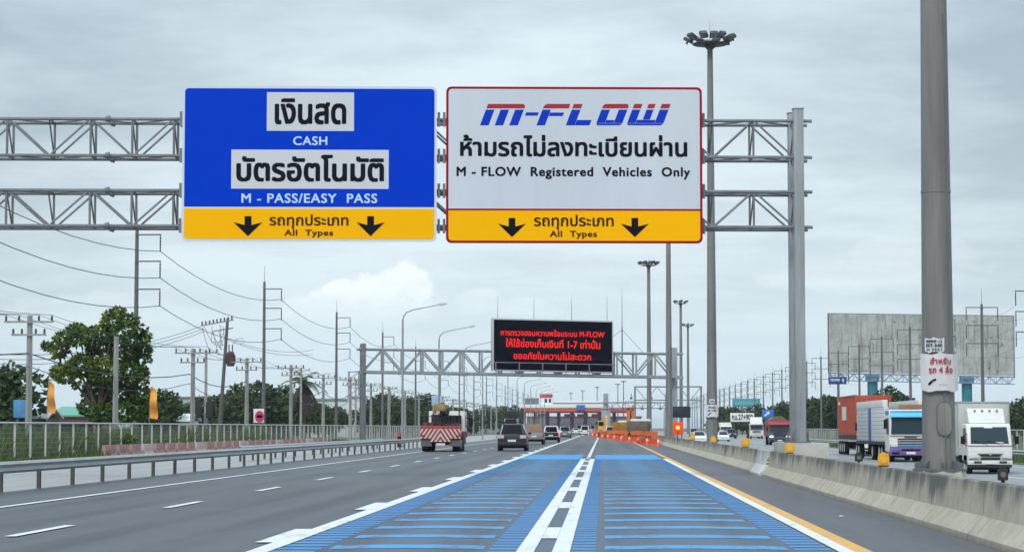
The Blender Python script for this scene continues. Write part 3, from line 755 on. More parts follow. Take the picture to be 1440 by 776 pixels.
# access hatch and junction on the near mast
mb = MB(); hp = []
for a in range(9): hp.append((.125*math.cos(math.pi*a/8), 2.02+.125*math.sin(math.pi*a/8)))
for a in range(9): hp.append((-.125*math.cos(math.pi*a/8), 1.68-.125*math.sin(math.pi*a/8)))
mb.prism(hp, -.325, -.20, 'Y'); hat = mb.build('access_hatch', mast_m, M1, bevel=.012); hat.location = (.06,0,-.1)
mb = MB(); mb.prism([(a*1.12, (b-1.85)*1.05+1.85) for a, b in hp], -.308, -.18, 'Y'); o = mb.build('hatch_frame', mat('mast_seam', (.13,.125,.12), .8), M1); o.location = (.06,0,-.1)
def wrapped(name, label, cat, px, D, zc, W_, H_, rad, m, texts):
    x = at(px, 600, D).x; t = root(name, label, cat, (x,D,zc-H_/2))
    def bend(a, d, z): th = a/rad; return (math.sin(th)*(rad-d), -math.cos(th)*(rad-d), z)
    mb = MB(); n = 24; vs = []
    for j in range(5):
        for i in range(n+1):
            a = -W_/2+W_*i/n; zz_ = H_*j/4+.006*math.sin(i*.9+j)+(.012*math.cos(i*.5) if j in (0,4) else 0)
            vs += [bend(a, -.006*(1+math.sin(i*1.3+j*.8)), zz_), bend(a, .006-.006*(1+math.sin(i*1.3+j*.8)), zz_)]
    fs = []
    Vv = lambda j, i, k: (j*(n+1)+i)*2+k
    for j in range(4):
        for i in range(n):
            fs += [(Vv(j,i,0),Vv(j,i+1,0),Vv(j+1,i+1,0),Vv(j+1,i,0)),(Vv(j,i,1),Vv(j+1,i,1),Vv(j+1,i+1,1),Vv(j,i+1,1))]
    for i in range(n): fs += [(Vv(0,i,0),Vv(0,i,1),Vv(0,i+1,1),Vv(0,i+1,0)),(Vv(4,i,0),Vv(4,i+1,0),Vv(4,i+1,1),Vv(4,i,1))]
    mb.add(vs, fs); mb.build('sheet', m, t, smooth=True)
    for s, x0, x1, z0_, z1_, mm, bo_ in texts:
        q = MB()
        if isinstance(s, str): letters(q, s, x0*W_-W_/2, x1*W_-W_/2, z0_*H_, z1_*H_, -.022, bo_, 1.05, bend=bend)
        else:
            vs = [bend(x0*W_-W_/2+(x1-x0)*W_*a, -.022, (z0_+(z1_-z0_)*b)*H_) for a, b in s]; q.quad(*vs)
        q.build('lettering' if isinstance(s, str) else 'arrow', mm, t)
    return t
ban = mat('banner_vinyl', (.62,.61,.61), .6, 0, .05, 3); bred = mat('banner_red', (.42,.03,.05), .6)
arr = [(.0,.0),(.25,.05),(.62,.58),(1.0,.72),(.95,1.0),(.55,.80),(.35,.62),(.05,.3)]
wrapped('banner', 'white vinyl banner with red lettering tied around the nearest light mast', 'banner', 1320, 41, at(1320,524,41).z, .80, .66, .36, ban,
    [('สำหรับ', .27,.72,.72,.90, bred,.03), ('รถ 4 ล้อ', .24,.76,.48,.68, bred,.03), (arr, .22,.40,.16,.34, ink,0), ('M-FLOW', .46,.64,.155,.18, ink,0)])
nu = at(1313,486,41)
wrapped('number_plate', 'small white mast number plate fixed just above the banner', 'plate', 1320, 41, nu.z, .36, .25, .31, mat('plate_frame', (.60,.62,.63), .5),
    [('MMMF-12', .12,.88,.68,.88, ink,.03), ('EF7-540', .12,.88,.38,.60, ink,.03), ('H 2551', .14,.86,.12,.28, ink,.02)]).rotation_euler = (0,0,-.35)
D2 = 126; m2 = at(1001.5,600,D2); mast('tallest light mast in view, its lamp ring clear of the sign top', (m2.x,D2), at(1000,62,D2).z, r0=.30, rtop=.15)
wrapped('banner', 'small white notice with an arrow tied to the tall mast near the white cars', 'banner', 1001, D2, at(1001,577.5,D2).z, .82, .68, .40, ban,
    [('สำหรับ', .25,.75,.70,.88, ink,.03), ('รถ 4 ล้อ', .22,.78,.45,.65, ink,.03), (arr, .22,.45,.12,.36, ink,0)])
wrapped('number_plate', 'tiny number plate above the notice on the tall mast', 'plate', 1001, D2, at(1001,564,D2).z, .30, .24, .33, ban, [('540', .2,.8,.3,.7, ink,.03)])
D3 = 205; m3 = at(941,600,D3); mast('light mast whose top is hidden behind the grey overhead sign', (m3.x,D3), 23.2, r0=.32, rtop=.17)
D4 = 296; m4 = at(913,600,D4); mast('light mast just below the grey sign, seen left of the hidden-top mast'.replace('left of', 'beside'), (m4.x,D4), at(913,373,D4).z, r0=.33, rtop=.2)
far = [(958,427,'slender light mast with a small lamp ring above the oncoming lanes'), (968,459,'shorter looking light mast close beside the slender one over the oncoming lanes'),
       (803,553,'tiny light mast rising behind the toll roof beside its cabin'),(819.5,550,'tiny light mast behind the middle of the toll roof'),(840,545,'tiny far light mast behind the toll roof, between the middle one and the grey portal'),
       (869,541,'tiny far light mast above the orange boom'),(877,537,'tiny far light mast beside the orange boom, the taller of two')]
for px, py, lab in far:
    D = 21.4*3200/(601-py); p = at(px, 600, D); mast(lab, (p.x,D), 23.0, r0=.34, rtop=.2, nl=8, base=False)
# ------------------------------------------------------------------ power poles and cables
def sagline(mb, pts, sag, r=.022, n=9):
    P = []
    for a, b in zip(pts, pts[1:]):
        for i in range(n): t = i/n; P.append((a[0]+(b[0]-a[0])*t, a[1]+(b[1]-a[1])*t, a[2]+(b[2]-a[2])*t-sag*4*t*(1-t)))
    P.append(pts[-1]); mb.path(P, r, 5)
def tall_pole(label, group, arms, two, zarm, drop, top):
    t = root('power_pole', label, 'power pole', (0,0,0), 0, group)
    mb = MB(); mb.tube((0,0,-.5),(0,0,top),.23,.13,n=8); mb.build('shaft', tall_c, t, smooth=True)
    mb = MB(); mb.tube((0,0,top-.3),(0,0,top+1.7),.035,.015,n=5); mb.build('lightning_rod', steel_d, t)
    a0 = None
    for z in zarm:
        if a0 is None:
            mb = MB(); mb.beam((-arms if two else -.1,0,0),(arms,0,0),.11,.10); a0 = mb.build('crossarm', tall_c, t); a0.location = (0,-.14,z)
            i0 = None
            for s_ in ((-1,1) if two else (1,)):
                mb = MB(); mb.lathe([(.035,0),(.035,-.15)]+[(.065 if k % 2 else .04, -.15-(drop-.2)*k/9) for k in range(10)]+[(.03,-drop)], n=8); 
                if i0 is None: i0 = mb.build('insulator', insul, a0); i0.location = (s_*(arms-.05),0,0)
                else:
                    c = i0.copy(); COL.objects.link(c); c.parent = a0; c.location = (s_*(arms-.05),0,0)
        else: cpart(a0, t, (0,-.14,z))
    return t
LX = -35.0; lz = (16.05,14.05,11.95); ld = 1.25
TP = tall_pole('tall concrete power pole with three bracket arms behind the mesh fence, first one in view', 'tall power poles behind the mesh fence', 1.85, False, lz, ld, 16.8)
Ds = [105.4]+[169.4+64.3*k for k in range(16)]
TP.location = (LX,Ds[1],0)
for k, D in enumerate(Ds):
    if k != 1: dup(TP, (LX+random.uniform(-.15,.15),D,random.uniform(-.2,.2)), None, 'tall power pole with three bracket arms behind the mesh fence, '+(ORD[k-1]+' one in view' if k else 'nearest of all'))
for z, wd in zip(lz, ('highest','middle','lowest')):
    mb = MB(); sagline(mb, [(LX+1.8,D-.14,z-ld) for D in Ds], 1.25, .028); tag(mb.build('power_cable', wire_m, None, smooth=True), '%s of the three thick cables slung from the bracket arms behind the mesh fence' % wd, 'cable', 'cables on the tall bracket poles')
RX = 40.0; rz_ = (14.65,12.75,10.85)
DR = [213.0,242.0,270.0]+[297+30.5*k for k in range(26)]
TR = tall_pole('tall T-armed power pole beyond the oncoming lanes, first of its row', 'T-armed power poles beyond the oncoming lanes', 1.7, True, rz_, 1.35, 15.0)
TR.location = (RX,DR[0],-.4)
for k, D in enumerate(DR):
    if k: dup(TR, (RX+random.uniform(-.2,.2),D,-.4), None, 'tall T-armed power pole beyond the oncoming lanes, %s of its row' % ORD[k])
for z, wd in zip(rz_, ('highest','middle','lowest')):
    for s_, w2 in ((-1,'nearer'),(1,'farther')):
        mb = MB(); sagline(mb, [(RX+s_*1.65,D-.14,z-1.75) for D in DR], .55, .010, 6); tag(mb.build('power_cable', wire_m, None, smooth=True), 'cable under the %s crossarms of the T-armed poles, on the side %s the road' % (wd, 'nearer' if s_ < 0 else 'away from'), 'cable', 'cables on the T-armed poles')
# smaller square poles with crossarms
def small_pole(label, cross=True, top=7.65):
    t = root('utility_pole', label, 'utility pole', (0,0,0), 0, 'small utility poles behind the mesh fence')
    mb = MB(); mb.tube((0,0,-.4),(0,0,top),.20,.15,n=4); mb.build('shaft', pole_c, t)
    if cross:
        c0 = None
        for z, wv in ((top-.35,1.35),(top-1.05,.95)):
            mb = MB(); mb.beam((-wv,-.2,z),(wv,-.2,z),.10,.10); c = mb.build('crossarm', pole_c, t)
            for x in (-wv+.1,-wv*.4,wv*.4,wv-.1):
                if c0 is None: q = MB(); q.lathe([(.03,.05),(.07,.10),(.05,.18),(.075,.22),(.03,.34)], (0,0,0), 8); c0 = q.build('insulator', insul, c); c0.location = (x,-.2,z)
                else: cpart(c0, c, (x,-.2,z))
    return t
SX = -31.0; DS = [122,143,170,197,224]+[251+27*k for k in range(18)]
sp0 = small_pole('square concrete utility pole with two crossarms behind the fence, first one in view'); sp0.location = (SX,122,0)
sp1 = small_pole('plain square concrete pole without crossarms standing in front of the big tree', False, 7.35); sp1.location = (SX+.2,143,0)
for k, D in enumerate(DS):
    if k > 1: dup(sp0, (SX+random.uniform(-.3,.3),D,random.uniform(-.25,.15)), random.uniform(-.1,.1), 'square concrete utility pole with two crossarms behind the fence, %s one in view' % ORD[k-1])
DW = [70]+[d for d in DS if d != 143]
for j, (x, z, sg_, r) in enumerate(((-1.25,7.66,.5,.014),(-.55,7.66,.55,.014),(.55,7.66,.6,.014),(1.25,7.66,.5,.014))):
    mb = MB(); sagline(mb, [(SX+x,D-.2,z) for D in DW], sg_, r, 6); tag(mb.build('distribution_cable', wire_m, None), 'thin cable on the top crossarms of the small square poles, %s from the road' % ORD[3-j], 'cable', 'thin cables on the small square poles')
mb = MB(); sagline(mb, [(SX,D-.2,5.6) for D in DW], .7, .035, 6); tag(mb.build('communication_cable', wire_m, None), 'thick black cable bundle strung low along the small square poles', 'cable')
mb = MB(); sagline(mb, [(SX,D-.2,4.9) for D in DW], .9, .025, 6); tag(mb.build('communication_cable', wire_m, None), 'lowest sagging black cable along the small square poles', 'cable')
for i, (px, D) in enumerate(((289,212),(423,279),(500,345),(548,410))):
    p = at(px, 600, D)
    if i == 0:
        tpo = root('utility_pole', 'slim pole with a single T crossarm behind the fence, first of four', 'utility pole', (p.x,D,0), 0, 'slim T poles behind the fence')
        mb = MB(); mb.tube((0,0,-.4),(0,0,8.8),.17,.12,n=6); mb.build('shaft', pole_c, tpo)
        mb = MB(); mb.beam((-1.1,-.15,8.6),(1.1,-.15,8.6),.10); ca = mb.build('crossarm', pole_c, tpo)
        for x in (-1,0,1):
            if x == -1: q = MB(); q.lathe([(.03,8.65),(.07,8.7),(.05,8.8),(.03,8.95)], (0,0,0), 8); i0 = q.build('insulator', insul, ca); i0.location = (x,-.15,0)
            else: cpart(i0, ca, (x,-.15,0))
    else: dup(tpo, (p.x,D,0), None, 'slim pole with a single T crossarm behind the fence, %s of four' % ORD[i])
# leaning pole with transformer
p = at(307,600,200)
lp = root('utility_pole', 'leaning dark pole with a transformer and tangled cables behind the fence', 'utility pole', (p.x,200,0))
tip = Vector((.75,0,11.2))
mb = MB(); mb.tube((0,0,-.4), tip, .20,.13,n=8); mb.build('shaft', mat('old_pole', (.12,.115,.11), .9, 0, .2), lp, smooth=True)
mb = MB(); mb.beam((-1.5,-.1,10.6),(1.3,-.1,11.1),.12); mb.beam((-.6,.3,10.1),(1.2,.3,10.4),.10); c = mb.build('crossarm', pole_c, lp)
rr = random.Random(9); q = MB(); q.lathe([(.05,-.16),(.09,-.1),(.05,0),(.09,.1),(.04,.2)], (0,0,0), 8); i0 = q.build('insulator', insul, c); i0.location = (-1.5,-.1,10.75)
for k in range(1,9): cpart(i0, c, (-1.5+.33*k,-.1,10.75+.06*k))
mb = MB(); mb.lathe([(.30,7.0),(.34,7.1),(.34,8.1),(.30,8.25),(.12,8.32)], (1.05,-.05,0), 12)
for k in range(10): mb.box((1.05+.38*math.cos(k*.63),-.05+.38*math.sin(k*.63),7.6), (.10,.03,.8), k*.63)
for k in (-.15,.15): mb.tube((1.05+k,-.05,8.3),(1.05+k,-.05,8.9),.05,n=6)
mb.build('transformer', mat('transformer_maroon', (.11,.05,.055), .6, 0, .2), lp)
mb = MB()
for k in range(9):
    a = Vector((rr.uniform(-1.5,.6),rr.uniform(-.3,.3),rr.uniform(9.9,10.9))); b = Vector((rr.uniform(.1,.9),0,rr.uniform(7.8,10)))
    m_ = (a+b)/2+Vector((rr.uniform(-.6,.3),0,-rr.uniform(.2,.9))); mb.path([a,(a+m_)/2+Vector((0,0,-.12)),m_,b], .022, 5)
mb.path([(1.2,0,8.9),(1.6,0,9.4),(2.1,0,9.5),(2.2,0,9.1),(1.9,0,8.9)], .02, 5); mb.build('jumper_cables', wire_m, lp)
pw = MB(); a = Vector((p.x-1.4,200,10.6)); tgt = Vector((LX+1.8,169.3,14.8))
tgt2 = Vector(at(-20,497,150))
for k in range(3): sagline(pw, [tuple(a+Vector((0,.2*k,-.25*k))), tuple(tgt2+Vector((0,0,-.35*k)))], .9, .022, 10)
tag(pw.build('service_cable', wire_m, None), 'bundle of three cables running from the leaning pole toward the big tree', 'cable')
pw = MB(); b2 = Vector((LX+1.8, 233.5, 12.75))
for k in range(2): sagline(pw, [tuple(Vector((p.x+.8,200,9.4-.1*k))), tuple(at(440,492+6*k,260))], .6, .02, 8)
tag(pw.build('service_cable', wire_m, None), 'pair of cables leaving the leaning pole below its transformer arm', 'cable')
# double dark board on the slim pole
p = at(289.5,575,211); t = root('pole_board', 'pair of dark boards fixed either side of a slim pole behind the fence', 'board', (p.x,210.6,0), 0)
for k, s_ in enumerate((-.62,.38)):
    mb = MB(); mb.bx(s_-.3,s_+.3,-.06,.06,2.5,4.0); mb.build('board', dk_metal, t, bevel=.02)
mb = MB(); mb.bx(-.5,.3,.06,.12,2.8,2.9); mb.bx(-.5,.3,.06,.12,3.6,3.7); mb.build('bracket', steel_d, t)
# cobra street lamps
sl0 = None; lampm = mat('lamp_head', (.6,.62,.63), .4)
for k in range(12):
    D = 194+43.2*k; lab = 'tall curved-arm street lamp at the side road, %s counting away from the camera' % ORD[k]
    if sl0 is None:
        sl0 = root('street_lamp', lab, 'street lamp', (-17.1,D,0), 0, 'curved-arm street lamps along the side road')
        mb = MB(); mb.path([(0,0,-.1),(0,0,4),(0,0,8),(0,0,10.7),(.08,0,11.1),(.35,0,11.45),(.9,0,11.65),(3.0,0,12.05)], [.11,.10,.085,.075,.06,.055,.05,.04], 10); mb.build('pole', steel_c, sl0, smooth=True)
        mb = MB(); mb.prism([(2.9,12.0),(3.75,12.12),(3.8,12.2),(3.5,12.3),(3.0,12.2)], -.16, .16, 'Y'); hd = mb.build('lamp_head', lampm, sl0, bevel=.04)
        mb = MB(); mb.prism([(3.15,12.01),(3.65,12.08),(3.6,11.99),(3.2,11.95)], -.12, .12, 'Y'); mb.build('lamp_glass', mat('lamp_glass', (.75,.77,.78), .2), hd)
        mb = MB(); mb.bx(-.18,.18,-.18,.18,-.1,.05); mb.build('base_plate', steel_d, sl0)
    else: dup(sl0, (-17.1,D,0), None, lab)
t = root('striped_post', 'red and black striped marker post beside the first street lamp', 'marker post', (at(561.5,610,192).x,192,-.05))
for k in range(4):
    mb = MB(); mb.lathe([(.17,.3*k),(.17,.3*k+.3)], n=12); mb.build('red_band' if k % 2 else 'black_band', mat('marker_red', (.5,.05,.03), .5) if k % 2 else black, t)

# ------------------------------------------------------------------ trees
def leafmat(name, a, b, c):
    m, g = newmat(name, .6)
    rpi = g.n('ShaderNodeNewGeometry').outputs['Random Per Island']
    o = g.objco(); nz = g.noise(o, .55, 3)
    k = g.mix(rpi, a, b); g.lk(g.mix(g.m('MULTIPLY', g.ss(nz, .45, .7), .7), k, c), g.b.inputs['Base Color'])
    g.b.inputs['Specular IOR Level'].default_value = .12
    g.b.inputs['Subsurface Weight'].default_value = 0
    return m
leaf_a = leafmat('leaf_green', (.032,.078,.013), (.085,.150,.020), (.22,.24,.028))
leaf_b = leafmat('leaf_dark', (.026,.052,.020), (.052,.088,.028), (.075,.105,.032))
leaf_c = leafmat('leaf_olive', (.040,.058,.026), (.075,.095,.040), (.09,.095,.045))
bark = mat('bark', (.10,.08,.06), .95, 0, .3, 4)
def leaves(mb, blobs, n, size, rn, hang=.25):
    tot = sum(b[3]**2 for b in blobs)
    for cx, cy, cz, r, fz in blobs:
        for _ in range(int(n*r*r/tot)):
            while True:
                q = Vector((rn.uniform(-1,1),rn.uniform(-1,1),rn.uniform(-1,1)))
                if .05 < q.length < 1: break
            q = q.normalized()*(q.length**.45)
            c = Vector((cx+q.x*r, cy+q.y*r, cz+q.z*r*fz))
            d = Vector((rn.gauss(0,1),rn.gauss(0,1),rn.gauss(0,.7)-hang))+q*.8; d.normalize()
            s_ = d.cross(Vector((rn.gauss(0,1),rn.gauss(0,1),rn.gauss(0,1)))).normalized()
            L_ = size*rn.uniform(.6,1.3); W_ = L_*.34; nrm = d.cross(s_)*L_*.10
            mb.add([c, c+d*L_*.45+s_*W_+nrm, c+d*L_, c+d*L_*.45-s_*W_+nrm], [(0,1,2,3)])
def tree_parts(t, blobs, n, size, seed, lm, trunk_r, forks, hang=.25):
    rn = random.Random(seed)
    mb = MB()
    zmin = min(b[2]-b[3]*b[4] for b in blobs)
    top = Vector((forks[0][0]*.3, 0, forks[0][2]*.55)) if forks else Vector((0,0,zmin+1))
    mb.path([(0,0,-.3),(.05,.02,top.z*.5),tuple(top)], [trunk_r*1.25,trunk_r,trunk_r*.75], 8)
    for b in blobs[:10]:
        c = Vector((b[0],b[1],b[2])); m_ = top.lerp(c,.5)+Vector((rn.uniform(-.3,.3),rn.uniform(-.3,.3),-.2)); mb.path([tuple(top-Vector((0,0,.15))),tuple(m_),tuple(c)], [trunk_r*.55,trunk_r*.33,trunk_r*.12], 6)
    mb.build('trunk', bark, t, smooth=True)
    mb = MB(); leaves(mb, blobs, n, size, rn, hang); mb.build('crown', lm, t)
D = 156; p = at(138,600,D)
t = root('tree', 'big broad-leaved green tree behind the mesh fence, taller than everything green nearby', 'tree', (p.x,D,-.02))
bl = []; rn = random.Random(4)
for px, py, r in ((163,452,19),(180,466,19),(148,470,18),(118,474,19),(96,476,13),(86,492,13),(135,492,23),(172,497,26),(196,492,14),(150,522,26),(185,524,21),(116,515,22),(95,528,15),(84,524,10),(200,522,10),(128,548,22),(160,552,26),(190,553,20),(205,572,13),(178,580,20),(146,582,20),(122,572,15),(66,486,7),(200,473,9),(165,438,8),(188,450,8),(105,462,9),(158,437,4),(172,439,4),(196,458,4),(204,468,5),(207,478,4),(208,490,4),(76,480,4),(70,490,4),(64,484,4),(78,500,5),(80,515,5),(78,528,4),(100,466,5),(112,461,5),(92,470,5),(126,462,5),(208,505,5),(204,535,5),(210,560,5),(200,588,6),(108,540,6),(178,443,4)):
    q = at(px, py, D); bl.append((q.x-p.x, rn.uniform(-1.6,1.6)*(1 if r > 12 else .4), q.z+.02, r*D/3200*(.86 if r > 12 else 1.0), .80))
tree_parts(t, bl, 10500, .31, 11, leaf_a, .22, [(0,0,5)])
# generic crowns for the tree line
def gen_tree(name, label, group, seed, h, wd, lm, n, size):
    rn = random.Random(seed); t = root(name, label, 'tree', (0,0,0), 0, group); bl = []
    for _ in range(13):
        a = rn.uniform(0,6.28); rr = wd*.5*math.sqrt(rn.random())*.75; z = h*rn.uniform(.32,.86); k = 1-.55*abs(z/h-.55)/.5
        bl.append((math.cos(a)*rr*k, math.sin(a)*rr*k, z, wd*rn.uniform(.15,.27), .85))
    bl.append((0,0,h*.88,wd*.16,.8))
    tree_parts(t, bl, n, size, seed, lm, wd*.03, [(0,0,h*.5)]); return t
protos = []; TG = 'trees of the far tree line'
spots = []
rn = random.Random(21)
# px, top y, distance, kind
L_ = [(9,514,190,1,'dark tree at the picture edge beside the crossarm pole'),(2,560,215,2,None),(28,572,240,2,None),(228,553,250,1,'dark rounded tree between the orange flag and the square pole'),(246,572,260,1,None),(212,566,240,1,None),
 (276,574,300,2,None),(322,556,270,2,'olive bushy tree behind the leaning pole'),(336,545,280,1,None),(350,552,300,1,None),(366,540,290,1,'dark tree behind the pink round sign'),(384,553,300,2,None),(397,546,310,2,None),(410,556,300,2,None),(448,568,330,2,None),
 (528,562,420,1,None),(541,556,430,1,None),(553,560,440,1,None),(566,572,450,1,None),(580,563,470,1,None),(594,560,480,1,None),(608,566,500,1,None),(622,572,520,1,None),(640,575,540,1,None),(655,578,560,1,None),(670,578,600,1,None),
 (682,572,640,1,None),(697,576,660,1,None),(712,574,680,1,None),(724,572,690,1,None),
 (1010,575,600,1,None),(1022,572,560,1,None),(1036,574,540,1,None),(1052,574,545,1,None),(1068,571,560,1,None),(1084,575,545,1,None),(1097,569,480,1,None),(1106,566,470,1,'dark conical tree beside the gantry column'),(1122,570,450,1,None),(1136,566,440,2,None),(1150,564,440,1,None),(1163,558,430,2,None),(1176,562,430,1,None),
 (1192,572,420,1,None),(1210,565,430,1,None),(1236,556,400,2,None),(1252,548,390,1,'bushy tree rising behind the blue truck cab'),(1275,560,400,1,None),(1300,570,410,1,None),(1330,572,400,1,None),(1425,568,330,1,'dark tree at the picture edge behind the white box truck'),(1438,562,340,1,None),(1452,566,330,1,None)]
for px_, py_ in ((206,562),(220,560),(237,556),(255,566),(266,570),(284,566),(296,562),(308,558),(424,560),(436,566),(458,572),(474,576),(520,566),(535,570),(560,566),(573,562),(587,567),(602,560),(616,568),(633,572),(647,574),(662,576)):
    L_.append((px_, py_+rn.uniform(-3,4), 300+rn.uniform(-30,60)+max(0,px_-400)*.8, 1, None))
cnt = 0
for px, py, D, kd, lab in L_:
    q = at(px, py, D); h = q.z+.3; i = len(protos) if len(protos) < 6 else rn.randrange(6)
    l2 = lab or ('dark tree of the far tree line %s' % ('behind the mesh fence' if px < 800 else 'beyond the oncoming lanes'))
    if i == len(protos):
        protos.append((gen_tree('tree', l2, TG, 50+i, 6.0, 5.2, (leaf_b, leaf_c, leaf_b)[i % 3], 1500, .55), 6.0)); o = protos[-1][0]
    else: o = dup(protos[i][0], (0,0,0), rn.uniform(0,6), l2)
    k = h/6.0; o.location = (q.x, D, -.4); o.scale = (k*rn.uniform(.85,1.25), k*1.0, k*1.07)
# palm with a skirt of dead fronds
D = 285; p = at(427,600,D); ptop = at(426,531,D).z
t = root('palm_tree', 'palm tree with a skirt of dead brown fronds behind the fence', 'palm tree', (p.x,D,-.2))
mb = MB(); mb.path([(0,0,-.2),(.1,0,ptop*.5),(0,0,ptop-.3)], [.25,.2,.17], 8); mb.build('trunk', bark, t, smooth=True)
def fronds(n, el0, el1, L_, droop, seed):
    rn = random.Random(seed); mb = MB()
    for k in range(n):
        a = 6.283*k/n+rn.uniform(-.2,.2); e = R(rn.uniform(el0,el1)); d = Vector((math.cos(a)*math.cos(e),math.sin(a)*math.cos(e),math.sin(e))); P = []
        for i in range(9): s_ = i/8*L_; P.append(Vector((0,0,ptop-.2))+d*s_+Vector((0,0,-droop*(i/8)**2)))
        mb.path(P, .03, 4)
        for i in range(1,9):
            tn = (P[i]-P[i-1]).normalized(); sd_ = tn.cross(Vector((0,0,1))).normalized()
            for j in range(3):
                c = P[i-1].lerp(P[i], j/3)
                for s_ in (-1,1): ll = .75*(1-abs(i/8-.45)); mb.add([c, c+tn*.18+sd_*s_*ll*.6+Vector((0,0,-.1)), c+tn*.35+sd_*s_*ll+Vector((0,0,-.42*ll)), c+tn*.1], [(0,1,2,3)])
    return mb
fronds(11, -5, 60, 3.1, 1.5, 2).build('fronds', leaf_b, t)
fronds(26, -78, -48, 3.6, .9, 3).build('dead_fronds', mat('dead_frond', (.055,.045,.04), .9, 0, .3), t)
# rough grass along the fence and verge plants
def blades(x0, x1, d0, d1, n, h0, h1, seed, w_=.035):
    rn = random.Random(seed); mb = MB()
    for _ in range(n):
        x, y = rn.uniform(x0,x1), d0+(d1-d0)*rn.random()**1.3; h = rn.uniform(h0,h1)*(.5+.8*(.5+.5*math.sin(x*1.1+3)*math.sin(y*.23+x*.4))); a = rn.uniform(0,3.14); c, s_ = math.cos(a)*w_, math.sin(a)*w_
        l, m_ = rn.gauss(0,.3)*h, rn.gauss(0,.3)*h
        mb.add([(x-c,y-s_,-.03),(x+c,y+s_,-.03),(x+l*.5+c*.7,y+m_*.5+s_*.7,h*.6),(x+l,y+m_,h),(x+l*.5-c*.7,y+m_*.5-s_*.7,h*.6)], [(0,1,2,3,4)])
    return mb
grs = leafmat('grass_blade', (.05,.10,.018), (.095,.15,.032), (.13,.15,.045))
tag(blades(-33,-27.6,95,200,17000,.8,1.6,1,.05).build('grass', grs), kind='stuff')
tag(blades(-27.4,-26.35,90,240,6000,.15,.45,2).build('grass', grs), kind='stuff')
tag(blades(24.2,33.6,110,260,9000,.15,.5,3).build('grass', grs), kind='stuff').location = (0,0,-.42)
D = 130
for i, (px, lab) in enumerate(((119,'dark leafy shrub growing through the mesh fence below the big tree'),(170,'smaller shrub at the fence foot beside the striped barriers'))):
    p = at(px,600,D); t = root('shrub', lab, 'shrub', (p.x,D,-.05)); rn = random.Random(i+3); bl = [(rn.uniform(-.5,.5),rn.uniform(-.3,.3),rn.uniform(.3,1.5-.5*i),.42,1) for _ in range(7)]
    mb = MB(); leaves(mb, bl, 700, .22, rn); mb.build('foliage', leaf_a, t)
    mb = MB()
    for b in bl: mb.path([(0,0,-.05),(b[0]*.5,b[1]*.5,b[2]*.6),(b[0],b[1],b[2])], .025, 5)
    mb.build('stem', bark, t)
# ------------------------------------------------------------------ buildings and roadside things behind the fence
def wallm(n, c): return mat(n, c, .85, 0, .1, .6)
def building(name, label, cat, px0, px1, ytop, D, depth, wm, rm, roof='flat', wins=5, base=-.4, door=True, over=.3):
    a = at(px0, ytop, D); b = at(px1, ytop, D); W = b.x-a.x; H = a.z-base
    t = root(name, label, cat, (a.x,D,base)); e = H*.8 if roof == 'gable' else H
    mb = MB(); mb.bx(0,W,0,depth,0,e-.02); mb.build('wall', wm, t)
    mb = MB()
    if roof == 'gable': mb.prism([(-over,e-.05),(depth/2,H),(depth+over,e-.05),(depth+over,e+.1),(depth/2,H+.15),(-over,e+.1)], -over, W+over, 'X')
    else: mb.bx(-over,W+over,-over,depth+over,e-.02,e+.25)
    mb.build('roof', rm, t)
    f0 = None
    for k in range(wins):
        x = W*(k+.6)/(wins+.2)
        if f0 is None:
            mb = MB(); mb.bx(-.55,.55,-.06,.02,-.6,.6); f0 = mb.build('window', mat('window_frame', (.35,.35,.35), .6), t); mb = MB(); mb.bx(-.45,.45,-.075,-.062,-.5,.5); mb.build('pane', glass, f0); f0.location = (x,0,e*.62)
        else: cpart(f0, t, (x,0,e*.62))
    if door: mb = MB(); mb.bx(W*.45,W*.45+1.0,-.04,.01,0,2.1); mb.build('door', grey_pl, t)
    return t
building('warehouse', 'long pale grey flat-roofed warehouse behind the leaning pole', 'warehouse', 236, 322, 559, 430, 22, wallm('wall_pale_grey', (.42,.45,.46)), mat('roof_grey', (.27,.30,.31), .6, 0, .1), wins=4)
building('factory_building', 'white flat-roofed factory hall beside the palm tree', 'building', 437, 492, 562, 390, 18, wallm('wall_white', (.62,.66,.68)), mat('roof_grey', (.27,.30,.31), .6), wins=3)
building('factory_building', 'narrow taller white block next to the gantry leg behind the fence', 'building', 489, 509, 558, 380, 8, wallm('wall_bright', (.70,.73,.75)), mat('roof_light', (.5,.52,.53), .6), wins=1, door=False)
building('house', 'low house with sea-green roof and pink wall behind the big tree', 'house', 78, 133, 573, 205, 9, wallm('wall_pink', (.42,.20,.20)), mat('roof_green', (.13,.36,.27), .6, 0, .12), 'gable', 4, over=.5)
building('shed', 'small shed with a white metal roof beside the orange flag', 'shed', 42, 64, 576, 190, 5, wallm('wall_brown', (.12,.09,.08)), mat('roof_white', (.68,.70,.70), .5), 'gable', 1, door=False)
building('shed', 'low white shed half hidden by trees near the square pole', 'shed', 252, 268, 583, 250, 5, wallm('wall_white', (.62,.66,.68)), mat('roof_white', (.68,.70,.70), .5), 'gable', 1, door=False)
p = at(497.5,600,400); t = root('lattice_tower', 'pale lattice tank tower rising behind the factory hall', 'tower', (p.x,400,0)); H = at(497,522,400).z
mb = MB()
for x in (-.9,.9):
    for y in (-.9,.9): mb.beam((x,y,0),(x,y,H),.14)
mb.build('leg', steel, t); mb = MB(); k = 3.0; i = 0
while k < H:
    for s_ in (-.9,.9): mb.beam((-.9,s_,k),(.9,s_,k),.10); mb.beam((s_,-.9,k),(s_,.9,k),.10); mb.beam((-.9,s_,k),(.9,s_,min(H,k+1.4)),.07)
    k += 1.4
mb.build('lattice', steel, t)
